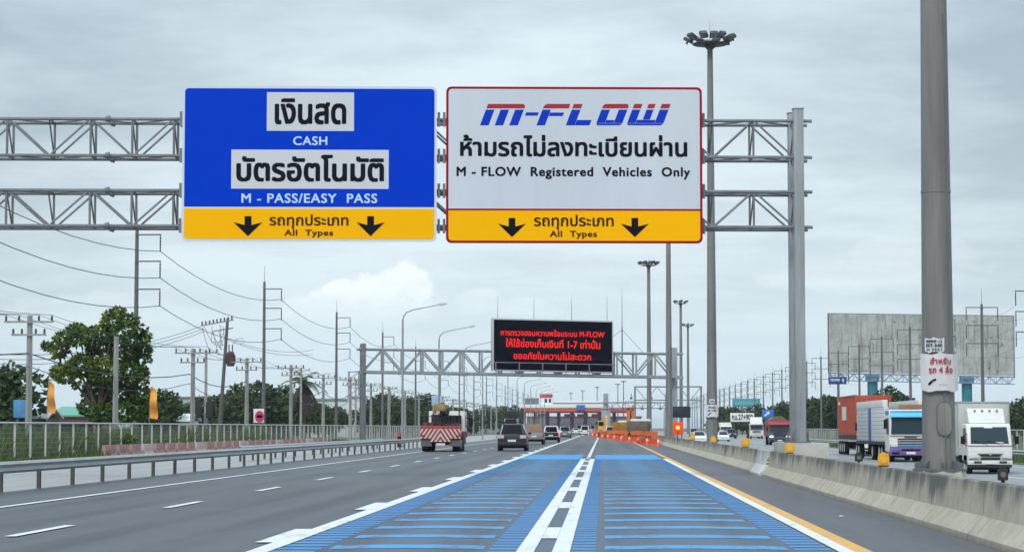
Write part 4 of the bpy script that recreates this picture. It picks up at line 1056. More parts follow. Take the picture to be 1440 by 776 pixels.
def feather(px, y0, y1, D, lab, m):
    a = at(px, y1, D); t = root('feather_flag', lab, 'flag', (a.x,D,0)); H = at(px, y0, D).z; z0 = a.z
    mb = MB(); mb.path([(0,0,-.1),(0,0,H*.7),(.05,0,H*.93),(.22,0,H)], [.03,.025,.02,.012], 6); mb.build('pole', steel, t, smooth=True)
    mb = MB(); n = 12; vs = []
    for i in range(n+1):
        f = i/n; z = z0+(H-z0)*f; w_ = .50*(1-.45*f**4)*(1 if f < .93 else .6); yy = .12*math.sin(f*9)
        vs += [(.03+.18*max(0,f-.8),yy*.3,z),(.03+w_*.55,yy,z-.02),(.03+w_,yy*1.6+.05,z-.06)]
    vs += [(x, y+.012, z) for x, y, z in vs]; o = 3*(n+1)
    fs = [(3*i+j,3*i+j+1,3*i+j+4,3*i+j+3) for i in range(n) for j in (0,1)]; fs += [tuple(k+o for k in f)[::-1] for f in fs]
    mb.add(vs, fs); mb.build('cloth', m, t, smooth=True)
feather(66, 535, 580, 150, 'orange feather flag on a pole beside the shed', mat('flag_orange', (.72,.30,.05), .7, 0, .15, 1))
feather(210, 543, 588, 150, 'yellow and orange feather flag at the edge of the big tree', mat('flag_yellow', (.78,.42,.03), .7, 0, .35, .9, dark=(.70,.13,.04)))
def board(name, label, cat, px0, px1, y0, y1, D, m, legs, th=.08, texts=(), base=-.05, edge=None):
    a = at(px0, y0, D); b = at(px1, y1, D); W = b.x-a.x; H = a.z-b.z
    t = root(name, label, cat, (a.x,D,base)); z0 = b.z-base
    mb = MB(); mb.bx(0,W,0,th,z0,z0+H); mb.build('panel', m, t, bevel=.01)
    if edge: mb = MB(); mb.bx(-.06,W+.06,.01,th+.01,z0-.06,z0+H+.06); mb.build('frame', edge, t)
    l0 = None
    for f in legs:
        if l0 is None: mb = MB(); mb.tube((0,0,-.1),(0,0,z0+H*.6),.06 if H < 3 else .16,n=8); l0 = mb.build('leg', steel_d, t); l0.location = (W*f,th+.08,0)
        else: cpart(l0, t, (W*f,th+.08,0))
    for s, x0, x1, zz0, zz1, mm in texts:
        q = MB()
        if isinstance(s, str): letters(q, s, W*x0, W*x1, z0+H*zz0, z0+H*zz1, -.012, .03, 1.0); q.build('lettering', mm, t)
        else: q.prism([(W*(x0+(x1-x0)*u_), z0+H*(zz0+(zz1-zz0)*v_)) for u_, v_ in s], -.014, -.004, 'Y'); q.build('emblem', mm, t)
    return t
circ = [(.5+.5*math.cos(2*math.pi*k/20), .5+.5*math.sin(2*math.pi*k/20)) for k in range(20)]
wh = mat('board_white', (.68,.69,.70), .5); bl_s = mat('board_blue', (.03,.13,.42), .5); bl_l = mat('board_light_blue', (.08,.28,.55), .5, 0, .35, 1.2)
board('roadside_board', 'light blue advertising board behind the fence at the crossarm pole', 'board', 19, 43, 562, 587, 125, bl_l, (.2,.8))
board('roadside_board', 'white board with a crimson disc on the second bracket pole', 'board', 356.5, 371, 574.5, 594, 232, wh, (.5,), texts=((circ,.14,1.02,.02,.86, mat('crimson', (.55,.02,.14), .5)), ([(u_*.6+.2, v_*.25+.38) for u_, v_ in ((0,0),(1,0),(1,1),(0,1))],.14,1.02,.02,.86, mat('pink_pale', (.7,.25,.35), .5))))
board('roadside_board', 'pale blue board on posts beyond the crane truck', 'board', 607, 621, 556, 570, 330, mat('board_pale_blue', (.30,.45,.62), .5), (.25,.75))
# ------------------------------------------------------------------ right-hand side structures
D = 420; A = at(1165,441,D); B_ = at(1425,444.5,D); C = at(1165,523,D); E_ = at(1425,528.5,D)
rust, g = newmat('weathered_billboard', .8)
p = g.objco(); x, y, z = g.xyz(p)
s1 = g.noise(g.vec(g.m('MULTIPLY', x, 1.4), 0.0, g.m('MULTIPLY', z, .10)), 1.0, 7, .7); s2 = g.noise(p, .35, 6, .65); s3 = g.noise(g.vec(g.m('MULTIPLY', x, .9), 3.0, g.m('MULTIPLY', z, .7)), 1.0, 8, .75)
c = g.mix(g.ss(s2, .35, .65), (.33,.35,.34), (.46,.48,.465)); c = g.mix(g.m('MULTIPLY', g.ss(s1, .50, .62), .6), c, (.15,.13,.10)); c = g.mix(g.m('MULTIPLY', g.ss(s3, .57, .66), .8), c, (.08,.07,.055))
ln = g.m('LESS_THAN', g.m('FRACT', g.m('MULTIPLY', x, .55)), .035); c = g.mix(g.m('MULTIPLY', ln, .35), c, (.15,.15,.14)); g.lk(c, g.b.inputs['Base Color'])
teal = mat('column_teal', (.03,.22,.27), .5, 0, .25, .6); tblue = mat('truss_blue', (.16,.27,.40), .5)
t = root('billboard', 'huge blank weathered grey billboard on two teal columns', 'billboard', (A.x,D,0)); W = B_.x-A.x
mb = MB(); mb.prism([(0,C.z),(W,E_.z),(W,B_.z),(0,A.z)], 0, .35, 'Y'); mb.build('panel', rust, t)
mb = MB(); mb.bx(-.15,.0,-.05,.45,C.z-.1,A.z+.1); mb.bx(W,W+.15,-.05,.45,E_.z-.1,B_.z+.1); n = 14
for i in range(n): mb.beam((W*i/n,.1,A.z+(B_.z-A.z)*i/n+.05),(W*(i+1)/n,.1,A.z+(B_.z-A.z)*(i+1)/n+.05),.14)
mb.build('edge_frame', mat('edge_dark', (.12,.115,.10), .8), t)
mb = MB(); n = 30; zb = lambda u_: C.z+(E_.z-C.z)*u_/W-.2
for yy in (-.9,.9):
    mb.beam((0,yy,zb(0)),(W,yy,zb(W)),.16); mb.beam((0,yy,zb(0)-1.3),(W,yy,zb(W)-1.3),.13)
    for i in range(n): u0, u1 = W*i/n, W*(i+1)/n; mb.beam((u0,yy,zb(u0)-(1.3 if i % 2 else 0)),(u1,yy,zb(u1)-(0 if i % 2 else 1.3)),.10); mb.beam((u0,yy,zb(u0)),(u0,yy,zb(u0)-1.3),.08)
mb.build('catwalk_truss', tblue, t)
for px in (1228,1361):
    u_ = at(px,560,D).x-A.x; mb = MB(); mb.tube((u_,.9,-.5),(u_,.9,zb(u_)-1.4),.95,n=20); cc = mb.build('column', teal, t, smooth=True); mb = MB(); mb.bx(u_-1.15,u_+1.15,-.3,2.1,zb(u_)-1.35,zb(u_)+.1); mb.build('column_head', tblue, cc)
wht = mat('sign_white', (.75,.76,.77), .45)
ar_up = [(.4,0),(.6,0),(.6,.5),(.95,.45),(.5,1),(.05,.45),(.4,.5)]
t = board('direction_sign', 'small dark blue direction sign on a roadside post below the billboard', 'road sign', 1165, 1190.5, 529.5, 540, 335, mat('sign_dark_blue', (.02,.06,.22), .45), (.5,), texts=(('กรุงเทพฯ', .12,.62,.30,.72,wht),(ar_up,.72,.9,.2,.8,wht)), base=-.46)
board('distance_board', 'white kilometre board with black figures behind the white semi truck', 'road sign', 1027, 1060.5, 580.5, 592.5, 500, wht, (.15,.85), texts=(('กม.27+900', .06,.95,.18,.86, ink),), base=-.46, edge=steel_d)
t = root('direction_sign', 'blue roadside sign with a white arrow beside the red truck', 'road sign', (at(1080,582,440).x,440,-.46)); zc = at(1080,582,440).z+.46
mb = MB(); mb.bx(-1.15,1.15,0,.08,zc-.85,zc+.85); mb.build('panel', mat('sign_mid_blue', (.02,.16,.50), .45), t, bevel=.02); mb = MB(); mb.prism([(-.75+1.1*a, zc-.55+1.1*b) for a, b in [(.0,.3),(.5,.65),(.35,.85),(1,1),(.85,.4),(.7,.52),(.15,.05)]], -.014, -.004, 'Y'); mb.build('arrow', wht, t)
mb = MB(); mb.tube((0,.15,-.1),(0,.15,zc+.4),.09,n=8); mb.build('leg', steel, t)
# teal overhead board over the oncoming apron
D = 620; a = at(1030,572,D); b = at(1069,560,D)
t = root('overhead_board', 'teal overhead board on posts above the distant oncoming lanes', 'road sign', (a.x,D,-.4)); W = b.x-a.x
mb = MB(); mb.bx(0,W,0,.25,a.z+.4,b.z+.4); mb.build('panel', mat('board_teal', (.06,.30,.36), .5, 0, .12, .8), t, bevel=.04); mb = MB(); letters(mb, 'มอเตอร์เวย์', W*.1, W*.9, a.z+.4+.7, b.z+.4-.6, -.02, .02); mb.build('lettering', mat('teal_pale', (.22,.48,.54), .5), t)
for f in (.1,.36,.63,.9): mb = MB(); mb.bx(W*f-.18,W*f+.18,.3,.66,-.1,b.z+.2); mb.build('leg', steel_d, t)
# dark board seen from behind on the median
D = 172; a = at(946,587,D); b = at(971,571,D)
t = root('median_board', 'dark rectangular board on a post in the median, seen from behind', 'road sign', (a.x,D,.3)); W = b.x-a.x
mb = MB(); mb.bx(0,W,0,.06,a.z-.3,b.z-.3); mb.build('panel', mat('board_navy', (.012,.018,.04), .5), t, bevel=.01); mb = MB(); mb.tube((W*.5,.1,-.1),(W*.5,.1,b.z-.35),.05,n=8); mb.build('leg', steel_d, t); mb = MB(); mb.bx(W*.1,W*.9,.06,.1,a.z-.1,a.z-.04); mb.bx(W*.1,W*.9,.06,.1,b.z-.5,b.z-.44); mb.build('bracket', steel_d, t)
# orange warning light board behind the barrier
D = 166; a = at(946.5,611,D); b = at(960,593,D)
t = root('warning_light', 'orange warning panel with a glowing lamp standing on the median barrier', 'warning light', (a.x,D,.30)); W = b.x-a.x
orange = mat('safety_orange', (.95,.10,.015), .7, 0, .08, 3, spec=.1); orange2 = mat('dull_orange', (.80,.15,.03), .7, 0, .15, 3, spec=.1)
mb = MB(); mb.bx(0,W,0,.05,a.z-.3,b.z-.3); mb.build('panel', orange, t, bevel=.015); mb = MB(); mb.lathe([(.15,-.06),(.14,0)], (W*.5,0,(a.z+b.z)/2-.3+.05), 16, 'Y'); mb.build('lamp', mat('lamp_glow', (1.0,.42,.12), .3, emit=1.0), t); mb = MB(); mb.tube((W*.5,.08,-.1),(W*.5,.08,b.z-.4),.03,n=6); mb.build('leg', dk_metal, t)
mb = MB(); mb.prism([(W*.35,a.z-.3+.08),(W*.65,a.z-.3+.08),(W*.5,a.z-.3+.32)], -.012, -.003, 'Y'); mb.build('emblem', mat('lamp_dark_red', (.5,.03,.02), .5), t)

# ------------------------------------------------------------------ toll plaza
D = 700; q = lambda px, py, d=0: at(px, py, D+d)
x0, x1 = q(733,590).x, q(890,590).x; zt0, zt1 = q(800,573.5).z, q(800,568.5).z; zf0 = q(800,579.5).z
t = root('toll_plaza', 'toll plaza with a red and white canopy roof spanning the road ahead', 'toll plaza', ((x0+x1)/2,D,0)); W = x1-x0
red_f = mat('canopy_red', (.50,.07,.06), .5, 0, .08, .3); org_f = mat('canopy_orange', (.55,.13,.045), .5, 0, .1, .3); wh_f = mat('canopy_white', (.74,.75,.76), .5)
mb = MB(); mb.bx(-W/2,W/2,0,34,zf0,zt0); fas = mb.build('red_fascia', red_f, t, bevel=.1)
mb = MB(); mb.bx(-W/2+.1,W/2-.1,-.02,-.005,zf0+.1,zf0+.3); mb.build('stripe', mat('canopy_dark_red', (.22,.02,.04), .5), fas)
mb = MB(); mb.bx(-W/2+3.5,W/2-8,-.025,-.006,zf0+.45,zt0-.12); mb.build('orange_panel', org_f, fas)
mb = MB(); mb.bx(-W/2-.3,W/2+.3,-.3,34.3,zt0,zt1); mb.build('canopy_roof', wh_f, t, bevel=.1)
u0, u1 = q(777,0).x-(x0+x1)/2, q(851,0).x-(x0+x1)/2; mb = MB(); mb.bx(u0,u1,3,11,zt1,q(800,563.5).z); mb.build('upper_roof', wh_f, t, bevel=.1)
rail = MB(); rail.beam((u0,2.8,zt1+.5),(u1+3,2.8,zt1+.5),.25); rail.build('roof_rail', steel_d, t)
u0, u1 = q(738,0).x-(x0+x1)/2, q(757,0).x-(x0+x1)/2; mb = MB(); mb.bx(u0,u1,2,2.5,zt1,q(740,559.5).z); mb.build('grey_screen', mat('louvre_grey', (.13,.15,.18), .6), t)
u0, u1 = q(758.5,0).x-(x0+x1)/2, q(775.5,0).x-(x0+x1)/2; zc = q(760,558.5).z
mb = MB(); mb.bx(u0,u1,2,6,zt1,zc); cab = mb.build('roof_cabin', wh_f, t, bevel=.05)
mb = MB(); mb.bx(u0-.1,u1+.1,1.8,6.2,zc,q(760,553.5).z); mb.build('cabin_roof', red_f, cab, bevel=.1)
mb = MB(); w_ = u1-u0
for f in (.42,.74): mb.bx(u0+w_*f,u0+w_*(f+.17),1.95,2.0,zt1+.6,zc-.4)
mb.build('cabin_windows', glass, cab)
mb = MB(); u_ = q(815.5,0).x-(x0+x1)/2; mb.bx(u_-1.3,u_+1.3,-.5,-.3,q(815,577).z,q(815,569).z); mb.build('blue_sign', bl_s, t, bevel=.03)
colm = mat('toll_column', (.10,.07,.11), .6); c0 = None; boothm = mat('booth_wall', (.5,.52,.55), .5)
for px in (736,752,769,784.5,803,822,842,862,884):
    u_ = q(px,0).x-(x0+x1)/2
    if c0 is None:
        mb = MB(); mb.bx(-.55,.55,-.4,.4,-.1,zf0); c0 = mb.build('column', colm, t); c0.location = (u_,5,0)
    else: cpart(c0, t, (u_,5,0))
b0 = None
for px in (744,762,778,796,813,832,852,873):
    u_ = q(px,0).x-(x0+x1)/2
    if b0 is None:
        mb = MB(); mb.bx(-.7,.7,-1.6,1.6,.25,2.7); b0 = mb.build('toll_booth', boothm, t, bevel=.03); b0.location = (u_,6,0)
        mb = MB(); mb.bx(-.55,.55,-1.63,-1.61,1.2,2.3); mb.build('booth_window', glass, b0); mb = MB(); mb.bx(-1.0,1.0,-6,6,-.05,.25); mb.build('island', conc_l, b0); mb = MB(); mb.bx(-.9,.9,-1.9,1.9,2.7,2.9); mb.build('booth_roof', red_f, b0)
    else: cpart(b0, t, (u_,6,0))
sgn = MB()
for px, yy in ((763,583),(800,584),(818,584),(838,584)):
    u_ = q(px,0).x-(x0+x1)/2; z = q(px,yy).z; sgn.bx(u_-1.7,u_+1.7,3,3.2,z-.5,z+.5)
sgn.build('lane_signs', mat('lane_sign_red', (.40,.10,.09), .5), t)
# dark block added behind the booths to stand in for shade under the canopy
building('toll_shade_block', 'low dark grey block added behind the toll booths as canopy shade', 'building', 741, 902, 586, 790, 12, wallm('wall_dark_grey', (.13,.13,.15)), mat('roof_dark', (.15,.12,.13), .7), wins=9)
# grey camera portal before the plaza
D = 455; a = at(852,566,D); b = at(937,566,D)
t = root('camera_portal', 'grey steel portal with cameras across the lanes before the toll plaza', 'portal', (a.x,D,0)); W = b.x-a.x
mb = MB(); mb.bx(-.9,.9,-.5,.5,-.1,a.z-1.5); mb.bx(-.5,.5,-.4,.4,a.z-1.5,at(852,553,D).z); cc = mb.build('column', steel_c, t, bevel=.05); c = cpart(cc, t, (W,0,0)); c.scale = (.6,1,1)
mb = MB()
for yy in (-.5,.5): mb.beam((-.8,yy,a.z),(W+.3,yy,a.z),.30); mb.beam((-.8,yy,a.z-1.1),(W+.3,yy,a.z-1.1),.25)
for i in range(12): mb.beam((W*i/12,-.5,a.z-(1.1 if i % 2 else 0)),(W*(i+1)/12,-.5,a.z-(0 if i % 2 else 1.1)),.14)
mb.build('beam', steel_c, t)
cm = MB(); cm.box((0,0,0), (.5,.9,.45)); cm.tube((0,0,.2),(0,0,1.0),.07,n=6); c1 = cm.build('camera_unit', grey_pl, t, bevel=.03); c1.location = (1.2,-.9,a.z-1.2)
for f in (.28,.42,.6,.75,.9): cpart(c1, t, (W*f,-.9,a.z+(.9 if f in (.42,.75) else -1.2)))
# ------------------------------------------------------------------ vehicles
def carpaint(name, rgb, metal=.0, rough=.3):
    m = mat(name, rgb, rough, metal); b = m.node_tree.nodes['Principled BSDF']; b.inputs['Coat Weight'].default_value = .25; b.inputs['Coat Roughness'].default_value = .08; return m
navy = carpaint('navy_car_paint', (.006,.009,.022), 0, .4); silver = carpaint('silver_car_paint', (.30,.32,.33), .35); cwhite = carpaint('white_car_paint', (.72,.73,.73)); cblack = carpaint('black_car_paint', (.012,.012,.014))
cgrey = carpaint('grey_car_paint', (.16,.17,.18), .3)
brake_on = mat('lit_brake_lamp', (1.0,.06,.10), .3, emit=1.6); head_on = mat('lit_headlamp', (1.0,.97,.9), .2, emit=1.4)
WHEEL = {}
def wheel(t, x, y, r=.34, w_=.22, zc=None, side=1, dual=False):
    key = (round(r,2), round(w_,2), side)
    if key not in WHEEL:
        mb = MB(); mb.lathe([(r*.60,-w_/2),(r*.93,-w_/2),(r,-w_*.34),(r,w_*.34),(r*.93,w_/2),(r*.60,w_/2)], n=20, axis='X'); o = mb.build('wheel', tyre_m, t, smooth=True, ang=50)
        mb = MB(); mb.lathe([(r*.64,side*w_*.49),(r*.62,side*w_*.53),(r*.44,side*w_*.51),(r*.18,side*w_*.56),(.02,side*w_*.57)], n=16, axis='X'); mb.build('rim', rim_m, o, smooth=True)
        WHEEL[key] = o; o.location = (x,y,zc or r)
        return o
    return cpart(WHEEL[key], t, (x,y,zc or r))
def ring(s):
    y, wd, zb, zbelt, zr, wr = s
    return [(-wd*.45,y,zb),(-wd*.5,y,zb+.22*(zbelt-zb)),(-wd*.5,y,zbelt-.10),(-wd*.475,y,zbelt),(-wr*.5,y,zr-.03),(-wr*.44,y,zr),(wr*.44,y,zr),(wr*.5,y,zr-.03),(wd*.475,y,zbelt),(wd*.5,y,zbelt-.10),(wd*.5,y,zb+.22*(zbelt-zb)),(wd*.45,y,zb)]
def loft(mb, st):
    rs = [ring(s) for s in st]; n = 12; vs = [p for r in rs for p in r]
    fs = [(i*n+k,i*n+(k+1)%n,(i+1)*n+(k+1)%n,(i+1)*n+k) for i in range(len(st)-1) for k in range(n)]+[tuple(range(n))[::-1],tuple(range((len(st)-1)*n,len(st)*n))]
    return mb.add(vs, fs)
def pane(mb, a, b, c, d, sh=.10, off=.012, ctr=None):
    P = [Vector(v) for v in (a,b,c,d)]; m_ = sum(P, Vector())/4; nrm = (P[1]-P[0]).cross(P[3]-P[0]).normalized()
    if ctr is not None and nrm.dot(m_-Vector(ctr)) < 0: nrm = -nrm
    Q = [p+(m_-p)*sh+nrm*off for p in P]; Bk = [p+(m_-p)*sh-nrm*.02 for p in P]
    mb.add(Q+Bk, [(0,1,2,3),(0,1,5,4),(1,2,6,5),(2,3,7,6),(3,0,4,7)])
KINDS_ = {
 'suv': dict(L=4.75, r=.37, st=[(-2.37,1.72,.42,.92,.95,1.62),(-2.32,1.84,.36,1.06,1.09,1.62),(-2.16,1.88,.33,1.08,1.70,1.34),(-1.2,1.90,.33,1.06,1.78,1.38),(-.1,1.90,.33,1.04,1.77,1.40),(.55,1.90,.33,1.02,1.66,1.36),(1.30,1.90,.34,1.00,1.04,1.66),(2.1,1.82,.38,.92,.95,1.60),(2.36,1.66,.45,.78,.80,1.4)], rear=(1,2), front=(5,6), cab=(2,3,4,5), ax=(-1.42,1.42)),
 'sedan': dict(L=4.5, r=.32, st=[(-2.25,1.60,.42,.88,.90,1.5),(-2.15,1.72,.34,.96,.99,1.5),(-1.55,1.76,.30,.98,1.03,1.54),(-.85,1.78,.28,.95,1.42,1.20),(-.1,1.78,.28,.93,1.46,1.24),(.45,1.78,.28,.92,1.40,1.22),(1.2,1.77,.29,.90,.94,1.56),(2.05,1.70,.33,.78,.81,1.5),(2.25,1.58,.40,.66,.68,1.35)], rear=(2,3), front=(5,6), cab=(3,4,5), ax=(-1.35,1.35)),
 'van': dict(L=4.9, r=.34, st=[(-2.42,1.70,.38,1.0,1.03,1.60),(-2.38,1.80,.33,1.05,1.08,1.62),(-2.30,1.86,.30,1.10,1.92,1.52),(-1.0,1.88,.30,1.08,1.98,1.55),(.6,1.88,.30,1.06,1.94,1.52),(1.15,1.88,.30,1.04,1.78,1.44),(1.95,1.84,.33,1.00,1.04,1.62),(2.40,1.70,.40,.82,.86,1.45)], rear=(1,2), front=(5,6), cab=(2,3,4,5), ax=(-1.5,1.5)),
}
def car(name, label, cat, loc, kind, paint, rz=0, group=None, brake=False, heads=False, scale=1.0, tail=None, rack=False):
    K = KINDS_[kind]; st = K['st']; t = root(name, label, cat, loc, rz, group); t.scale = (scale,)*3
    rs = [ring(s) for s in st]; ctr = (0,0,.9)
    mb = MB(); loft(mb, st); body = mb.build('body', paint, t, smooth=True, bevel=.03, seg=2, ang=50)
    i, j = K['rear']; mb = MB(); pane(mb, rs[i][5], rs[i][6], rs[j][6], rs[j][5], .04, .02, ctr); mb.build('rear_window', glass, t)
    i, j = K['front']; mb = MB(); pane(mb, rs[i][5], rs[i][6], rs[j][6], rs[j][5], .03, .02, ctr); mb.build('windscreen', glass_b if heads else glass, t)
    for s_, (k0, k1) in ((-1,(3,4)),(1,(8,7))):
        mb = MB(); cb = K['cab']
        for a, b in zip(cb, cb[1:]): pane(mb, rs[a][k0], rs[b][k0], rs[b][k1], rs[a][k1], .10, .012, ctr)
        mb.build('side_windows', glass, t)
    y0, yf = st[0][0], st[-1][0]; w0 = st[1][1]; zb0 = st[1][3]
    mb = MB(); mb.bx(-w0*.49,w0*.49,y0-.09,y0+.25,.32,.58); mb.build('rear_bumper', paint, t, bevel=.05); mb = MB(); mb.bx(-w0*.48,w0*.48,yf-.3,yf+.08,.26,.52); mb.build('front_bumper', paint, t, bevel=.05)
    for s_ in (-1,1):
        mb = MB(); x = s_*w0*.39; mb.bx(x-.20,x+.20,y0-.07,y0+.12,zb0-.26,zb0-.04); mb.build('tail_lamp', tail or (brake_on if brake and s_ > 0 else lamp_red), t, bevel=.03)
        mb = MB(); x = s_*st[-1][1]*.38; mb.bx(x-.2,x+.2,yf-.25,yf+.03,st[-1][3]-.14,st[-1][3]+.02); mb.build('headlamp', head_on if heads else lamp_clear, t, bevel=.04)
        mb = MB(); yy = st[K['front'][0]][0]+.35; mb.box((s_*(st[4][1]*.5+.10),yy,st[4][3]+.10),(.20,.10,.16)); mb.build('mirror', paint, t, bevel=.03)
        for yy in K['ax']: wheel(t, s_*(st[3][1]*.5-.10), yy, K['r'], .22, side=s_)
    mb = MB(); mb.bx(-.26,.26,y0-.105,y0-.03,.60,.74); mb.build('number_plate', plate_m, t); mb = MB(); mb.bx(-.24,.24,yf+.06,yf+.10,.34,.46); mb.build('number_plate', plate_m, t)
    mb = MB(); mb.bx(-.55,.55,yf-.02,yf+.045,st[-1][2]+.08,st[-1][3]-.10); mb.build('grille', dk_metal, t)
    mb = MB(); mb.bx(-w0*.36,w0*.36,y0-.075,y0-.02,.585,.60); mb.bx(-w0*.47,w0*.47,y0-.105,y0-.085,.40,.43); mb.build('bumper_seam', dk_metal, t)
    mb = MB(); mb.bx(-w0*.42,w0*.42,K['ax'][0]-.4,K['ax'][1]+.4,.18,.40); mb.build('underbody', black, t)
    if rack:
        mb = MB()
        for s_ in (-.6,.6): mb.tube((s_,-1.7,1.88),(s_,.3,1.88),.03,n=6); [mb.tube((s_,yy,1.70),(s_,yy,1.88),.025,n=6) for yy in (-1.6,-.7,.2)]
        for yy in (-1.5,-.9,-.3,.2): mb.tube((-.6,yy,1.88),(.6,yy,1.88),.025,n=6)
        mb.build('roof_rack', dk_metal, t)
    return t
def pickup(name, label, loc, paint, tailp=None, rz=0, load=None, brake=False, heads=False, cage=None):
    t = root(name, label, 'pickup', loc, rz)
    st = [(-.55,1.84,.45,1.08,1.11,1.60),(-.48,1.86,.42,1.10,1.72,1.34),(.2,1.86,.42,1.08,1.78,1.38),(.8,1.86,.42,1.07,1.70,1.36),(1.45,1.86,.42,1.05,1.10,1.62),(2.35,1.78,.45,.95,.98,1.5),(2.6,1.62,.5,.80,.83,1.35)]
    rs = [ring(s) for s in st]; ctr = (0,.5,1.2)
    mb = MB(); loft(mb, st); mb.build('cab', paint, t, bevel=.03, ang=50)
    mb = MB(); mb.bx(-.92,.92,-2.55,-.56,.52,.68); mb.bx(-.92,-.84,-2.55,-.56,.682,1.08); mb.bx(.84,.92,-2.55,-.56,.682,1.08); mb.bx(-.838,.838,-.64,-.56,.682,1.08); mb.build('bed', paint, t, bevel=.025)
    mb = MB(); mb.bx(-.835,.835,-2.56,-2.48,.684,1.09); mb.build('tailgate', tailp or paint, t, bevel=.02)
    mb = MB(); mb.bx(-.90,.90,-2.72,-2.57,.48,.64); mb.build('rear_bumper', steel_d if not tailp else black, t, bevel=.03); mb = MB(); mb.bx(-.90,.90,2.45,2.70,.36,.62); mb.build('front_bumper', paint, t, bevel=.04)
    mb = MB(); pane(mb, rs[0][5], rs[0][6], rs[1][6], rs[1][5], .04, .02, ctr); mb.build('rear_window', glass, t)
    mb = MB(); pane(mb, rs[3][5], rs[3][6], rs[4][6], rs[4][5], .03, .02, ctr); mb.build('windscreen', glass, t)
    for s_, (k0, k1) in ((-1,(3,4)),(1,(8,7))):
        mb = MB()
        for a, b in ((1,2),(2,3)): pane(mb, rs[a][k0], rs[b][k0], rs[b][k1], rs[a][k1], .10, .012, ctr)
        mb.build('side_windows', glass, t)
        mb = MB(); mb.bx(s_*.88-.07,s_*.88+.07,-2.60,-2.5,.74,1.04); mb.build('tail_lamp', brake_on if brake and s_ > 0 else lamp_red, t, bevel=.02)
        mb = MB(); mb.bx(s_*.62-.2,s_*.62+.2,2.4,2.63,.70,.84); mb.build('headlamp', head_on if heads else lamp_clear, t, bevel=.03)
        mb = MB(); mb.box((s_*1.02,1.15,1.20),(.20,.10,.22)); mb.build('mirror', paint, t, bevel=.03)
        for yy in (-1.55,1.6): wheel(t, s_*.80, yy, .38, .24, side=s_)
    mb = MB(); mb.bx(-.24,.24,-2.60,-2.57,.70,.84); mb.build('number_plate', plate_m, t)
    mb = MB(); mb.bx(-.55,.55,2.55,2.66,.62,.80); mb.build('grille', dk_metal, t); mb = MB(); mb.bx(-.75,.75,-2.3,2.2,.28,.50); mb.build('underbody', black, t)
    if load: mb = MB(); mb.bx(-.80,.80,-2.45,-.70,.69,load[0]); mb.build('cargo', load[1], t, bevel=.07)
    if cage:
        mb = MB()
        for s_ in (-.86,.86):
            for yy in (-2.45,-1.55,-.7): mb.beam((s_,yy,1.08),(s_,yy,cage),.05)
            mb.beam((s_,-2.45,cage),(s_,-.7,cage),.05); mb.beam((s_,-2.45,1.5),(s_,-.7,1.5),.04)
        mb.beam((-.86,-2.45,cage),(.86,-2.45,cage),.05); mb.beam((-.86,-.7,cage),(.86,-.7,cage),.05); mb.build('cargo_frame', steel, t)
    return t
def gx(px, D): return at(px, 600, D).x
QG = 'vehicles driving away toward the toll plaza'; OG = 'vehicles coming the other way'
D = 157; car('suv', 'dark navy SUV seen from behind with pale tail lamps and a roof rack', 'car', (gx(720,D),D+2.4,0), 'suv', navy, 0, None, tail=mat('smoked_white_lens', (.50,.46,.48), .2), rack=True, scale=1.06)
D = 270; t = car('van', 'silver van ahead of the navy SUV carrying a black box on its roof', 'van', (gx(718.5,D),D+2.5,0), 'van', silver, 0); t.scale = (1.03,1.1,1.38)
zb = at(719,587.3,D).z; zt_b = at(719,578,D).z
mb = MB(); mb.bx(-.76,.76,-2.2,.2,zb,zt_b); o = mb.build('roof_box', mat('tarp_black', (.012,.012,.014), .7), None, bevel=.04, loc=(gx(719,D),D+2.4,0)); tag(o, 'black box of luggage tied on the roof of the silver van', 'roof box'); o.name = 'roof_box'
D = 216; pickup('pickup_truck', 'silver pickup seen from behind with a brown covered load', (gx(751,D),D+2.6,0), silver, load=(1.95, mat('load_brown', (.30,.20,.14), .8, 0, .2, 2)), cage=2.05)
D = 243; pickup('pickup_truck', 'white pickup with a black tailgate and one bright brake lamp', (gx(774.5,D),D+2.6,0), cwhite, tailp=cblack, brake=True)
D = 345; car('suv', 'grey SUV seen small from behind, beyond the white pickup', 'car', (gx(794.5,D),D,0), 'suv', cgrey, 0, None, tail=lamp_clear)
D = 470; car('van', 'white minivan seen from behind in the lane next to the orange barrier', 'van', (gx(822.5,D),D,0), 'van', cwhite, 0)
D = 520; car('sedan', 'tiny white car beside the white minivan near the toll plaza', 'car', (gx(810,D),D,0), 'sedan', cwhite, 0)
D = 560; car('sedan', 'tiny dark car queuing in front of the toll booths', 'car', (gx(797,D),D,0), 'sedan', cblack, 0)
# crane truck seen from behind
D = 152; a = at(591,635,D)
t = root('crane_truck', 'heavy crane truck with red and white chevron tail seen from behind', 'truck', (a.x+1.35,D,0))
chev, g = newmat('chevron_red_white', .5)
p = g.objco(); x, y, z = g.xyz(p)
f = g.m('FRACT', g.m('MULTIPLY', g.m('ADD', z, g.m('MULTIPLY', g.m('ABSOLUTE', x), 1.5)), 2.35)); g.lk(g.mix(g.m('LESS_THAN', f, .5), (.58,.47,.44), (.27,.03,.03)), g.b.inputs['Base Color'])
tred = mat('truck_red', (.30,.045,.045), .5, 0, .25, 3); tdk = mat('truck_dark_red', (.11,.035,.035), .6, 0, .3, 3); mud = mat('mudflap_grey', (.10,.105,.12), .7)
mb = MB(); mb.prism([(-1.35,.88),(-.68,.88),(-.68,.66),(.68,.66),(.68,.88),(1.35,.88),(1.35,1.52),(-1.35,1.52)], -.04, .04, 'Y'); mb.build('chevron_panel', chev, t)
mb = MB(); mb.bx(-1.3,1.3,.045,8.8,.95,1.35); mb.bx(-1.34,1.34,.05,.6,1.30,1.72); mb.build('deck', tred, t, bevel=.03)
